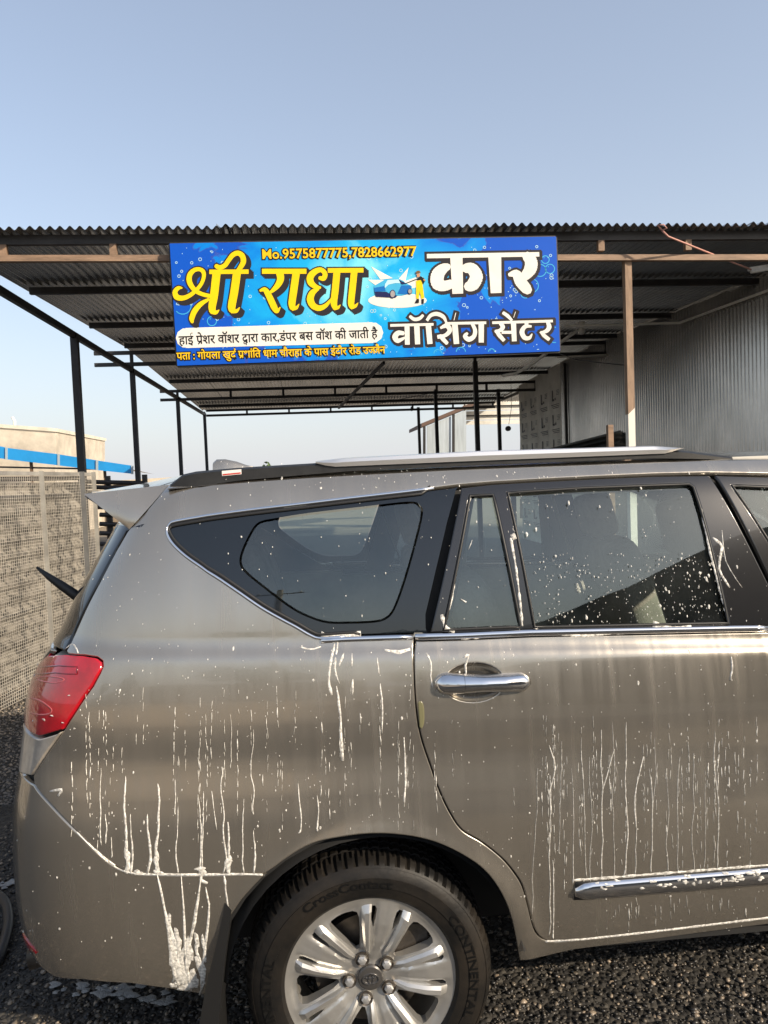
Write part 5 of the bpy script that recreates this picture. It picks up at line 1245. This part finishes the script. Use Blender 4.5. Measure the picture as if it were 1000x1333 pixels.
def dashed(x, y0, y1, w, dens, wob=1.5):
    y = y0
    while y < y1:
        l = rng.uniform(4, 16); x += rng.normal(0, wob*.3)
        if rng.random() < dens: drip([(x, y), (x+rng.normal(0, .6), min(y1, y+l))], w*rng.uniform(.6, 1.2))
        y += l + rng.uniform(2, 7)
# long runs on the rear door
for x, y0, y1, w in ((731,965,1110,2.2),(744,1000,1150,2.4),(757,960,1142,2.2),(768,985,1150,2.0),(783,950,1143,2.8),(797,940,1140,2.2),(815,940,1140,2.8),(830,1010,1138,2.2),(845,1000,1137,1.8),(852,960,1080,1.8),(868,1000,1136,2.6),(885,985,1134,2.6),(903,980,1133,2.6),(918,1020,1131,1.8),(932,960,1131,2.2),(716,1010,1218,2.6),(700,1000,1190,2.0),(720,1120,1222,2.8)):
    pts = []; xx = x
    for y in np.arange(y0, y1, 24): pts.append((xx, y)); xx += rng.normal(0, 1.3)
    pts.append((xx, y1)); drip(pts, w*.4, w*.75)
drip([(715,970),(723,1000),(716,1030),(718,1060)], 2.5); drip([(800,975),(790,1010),(783,1035)], 2.2); drip([(838,985),(826,1040),(829,1080)], 1.8)
for x in np.r_[rng.uniform(560, 1000, 46), rng.uniform(690, 950, 20)]:
    y0 = rng.uniform(930, 1010); dashed(x, y0, y0+rng.uniform(40, 190), rng.uniform(1.0, 2.0), .62)
# runs on the quarter panel
for x in rng.uniform(75, 540, 60):
    y0 = rng.uniform(880, 1000); dashed(x, y0, min(y0+rng.uniform(50, 160), 1128 if x < 330 else 1080), rng.uniform(1.0, 2.0), .6)
for x, y0, y1, w in ((164,1010,1137,4.5),(170,1060,1138,3),(192,1060,1137,4),(206,1020,1137,4.5),(232,1050,1136,2.4),(259,1040,1137,3),(265,1030,1137,2.5),(291,1000,1137,2.4),(297,1070,1137,4.5),(318,1040,1137,2.4),(132,1000,1100,2.2),(137,1060,1098,2),(145,1090,1116,2),(330,1080,1137,3),(228,1015,1060,1.8),(413,1035,1082,3),(388,1020,1085,2),(450,1050,1084,2),(330,950,1060,1.6),(300,930,1000,1.4)):
    pts = []; xx = x
    for y in np.arange(y0, y1, 20): pts.append((xx, y)); xx += rng.normal(0, 1.6)
    pts.append((x, y1)); drip(pts, w*.5, w*1.2)
drip([(205,1138),(214,1180),(222,1230),(232,1285)], 4, 11, .002); drip([(236,1140),(240,1200),(242,1250),(250,1290)], 3, 9, .002); drip([(262,1140),(258,1170),(250,1215),(240,1250)], 3, 7, .002); drip([(268,1155),(272,1190),(266,1240),(262,1292)], 3, 8, .002)
drip([(224,1215),(236,1250),(244,1290)], 8, 6); drip([(256,1235),(266,1270),(260,1295)], 6, 5); drip([(215,1190),(232,1240),(225,1280)], 4, 5); drip([(250,1220),(238,1240),(234,1262)], 6, 4); drip([(292,1140),(294,1160),(298,1185)], 4, 2.5); drip([(264,1130),(262,1145),(270,1150)], 5)
# blotchy splash at the bottom of the bumper and round the lamp
def splat(px, py, rx, ry, h=.0012, base=0.0):
    n = 15; ph = rng.uniform(0, 6, 3); an = np.linspace(0, 2*PI, n, endpoint=False); rr = 1+.28*np.sin(2*an+ph[0])+.22*np.sin(3*an+ph[1])+.15*np.sin(5*an+ph[2])
    u, z = uz(px, py); rows = []
    for s_, hh in ((1, -.0001), (.8, h), (.4, h*1.2)):
        U_, Z_ = u+rx/490*s_*rr*np.cos(an), z+ry/490*s_*rr*np.sin(an); P = surf(U_, Z_) + normal(U_, Z_)*(hh+base); rows.append(np.vstack([P, P[:1]]))
    fo.grid(np.array(rows)); o = len(fo.v)-(n+1); fo.f.append(tuple(o+i for i in range(n)))
for px, py, rx, ry in ((228,1250,7,26),(238,1272,9,14),(246,1240,4,26),(252,1276,8,14),(262,1262,5,22),(232,1225,4,16),(256,1228,3.5,14),(243,1285,14,5),(221,1205,3,14),(266,1235,3,18),(228,1282,6,6),(166,1118,4,14),(204,1122,4,12),(262,1132,7,4),(297,1124,4,10),(206,1136,6,3),(180,1136,6,3)): splat(px, py, rx, ry)
for x0, y0 in ((52,866),(48,880),(70,931),(60,936),(84,940),(92,905),(46,938)): splat(x0, y0, rng.uniform(1, 3), rng.uniform(.6, 1.5), base=.0062)
for x0, y0 in zip(rng.uniform(775, 990, 60), rng.uniform(0, 1, 60)): splat(x0, 1149-(x0-765)*.085+y0*16, rng.uniform(1.2, 5), rng.uniform(.8, 3), base=.0135*math.sin(PI*np.clip(y0*.9+.05, 0, 1))**.8)
for _ in range(30):
    x0 = rng.uniform(765, 990); y0 = 1150-(x0-765)*.085+rng.uniform(24, 40); dashed(x0, y0, y0+rng.uniform(6, 30), rng.uniform(1, 2), .7)
# foam lying along edges
def foamline(pts, w, n=18, seed=0):
    L = resample(np.array([uz(*p) for p in pts]), .010, False); ribbon_geo(L, np.abs(w/490*(.55+.9*rng.random(len(L)))), .0022, k=4, mb=fo)
foamline([(160,1134),(180,1138),(260,1139),(342,1139)], 2.6); foamline([(710,1226),(760,1223),(860,1212),(1000,1195)], 3.4); foamline([(745,1146),(800,1142),(900,1134),(1000,1126)], 4.2)
foamline([(418,826),(440,828),(470,826)], 7); foamline([(500,846),(520,849),(534,845)], 4); foamline([(568,826),(600,826),(640,824),(690,822)], 4); foamline([(600,829),(625,828)], 7); foamline([(690,822),(760,828),(800,824),(860,820),(920,819)], 3.5); foamline([(850,812),(875,818),(900,816)], 6)
foamline([(665,700),(672,740),(678,790),(680,815)], 3.5); foamline([(612,648),(600,710),(588,780),(578,818)], 2.6); foamline([(912,660),(925,720),(938,770),(948,808)], 3.2); foamline([(575,800),(580,818),(592,822)], 5); foamline([(667,695),(671,702)], 6)
foamline([(100,1083),(125,1107),(150,1127)], 1.4)
drip([(928,700),(940,712),(936,740),(950,765)], 5, 3); drip([(940,690),(945,730),(966,765)], 3, 2); drip([(952,855),(953,870),(951,885)], 3, 6, .003); drip([(436,838),(431,860),(428,885),(432,905)], 3, 4); drip([(440,835),(436,870),(442,890)], 5, 2); drip([(438,893),(443,930),(444,960),(446,990)], 4, 6, .002); drip([(458,850),(458,868)], 4); drip([(448,850),(441,868)], 2, 4); drip([(491,856),(493,878)], 3); drip([(495,890),(498,920),(497,955)], 3, 2)
drip([(604,856),(610,852),(606,866),(607,876)], 7, 5, .003); drip([(555,850),(561,862),(561,880),(563,895)], 4, 2); drip([(459,884),(459,905)], 3); drip([(526,960),(528,1010),(526,1050)], 2.2); drip([(65,1030),(80,1028),(76,1036)], 4); drip([(276,1030),(282,1080)], 2)
drip([(600,780),(607,784)], 3); drip([(615,703),(610,715)], 2); drip([(668,690),(674,694)], 3); drip([(390,842),(405,845),(418,842)], 2.5); drip([(85,845),(95,838),(102,850)], 3)
# small drops everywhere: few on top, more in the middle
boxes = ((120,640,230,845,36),(230,615,600,640,40),(220,600,560,632,24),(560,612,900,622,16),(90,855,540,1130,330),(545,850,1000,1180,300),(20,1040,300,1290,70),(230,640,600,820,60),(580,640,680,820,30),(690,720,945,815,420),(660,635,900,700,70),(930,630,1000,810,30),(40,860,130,950,30),(690,1180,1000,1215,26),(140,838,1000,850,30))
inwin = 0
for x0, y0, x1, y1, n in boxes:
    for _ in range(n):
        px, py = rng.uniform(x0, x1), rng.uniform(y0, y1)
        if np.hypot(px-483, (py-1277)) < 205: continue
        dot(px, py, rng.uniform(.28, .8) if rng.random() < .94 else rng.uniform(.9, 1.7), rng.uniform(1, 2.2))
foam = fo.obj('soap_foam', M['foam'], None, True, fix=False)
foam.location = CROOT; foam.rotation_euler = (0, 0, CYAW)
tag(foam, 'white soap foam drops and runs drying on the bronze car side', 'foam', kind='stuff')
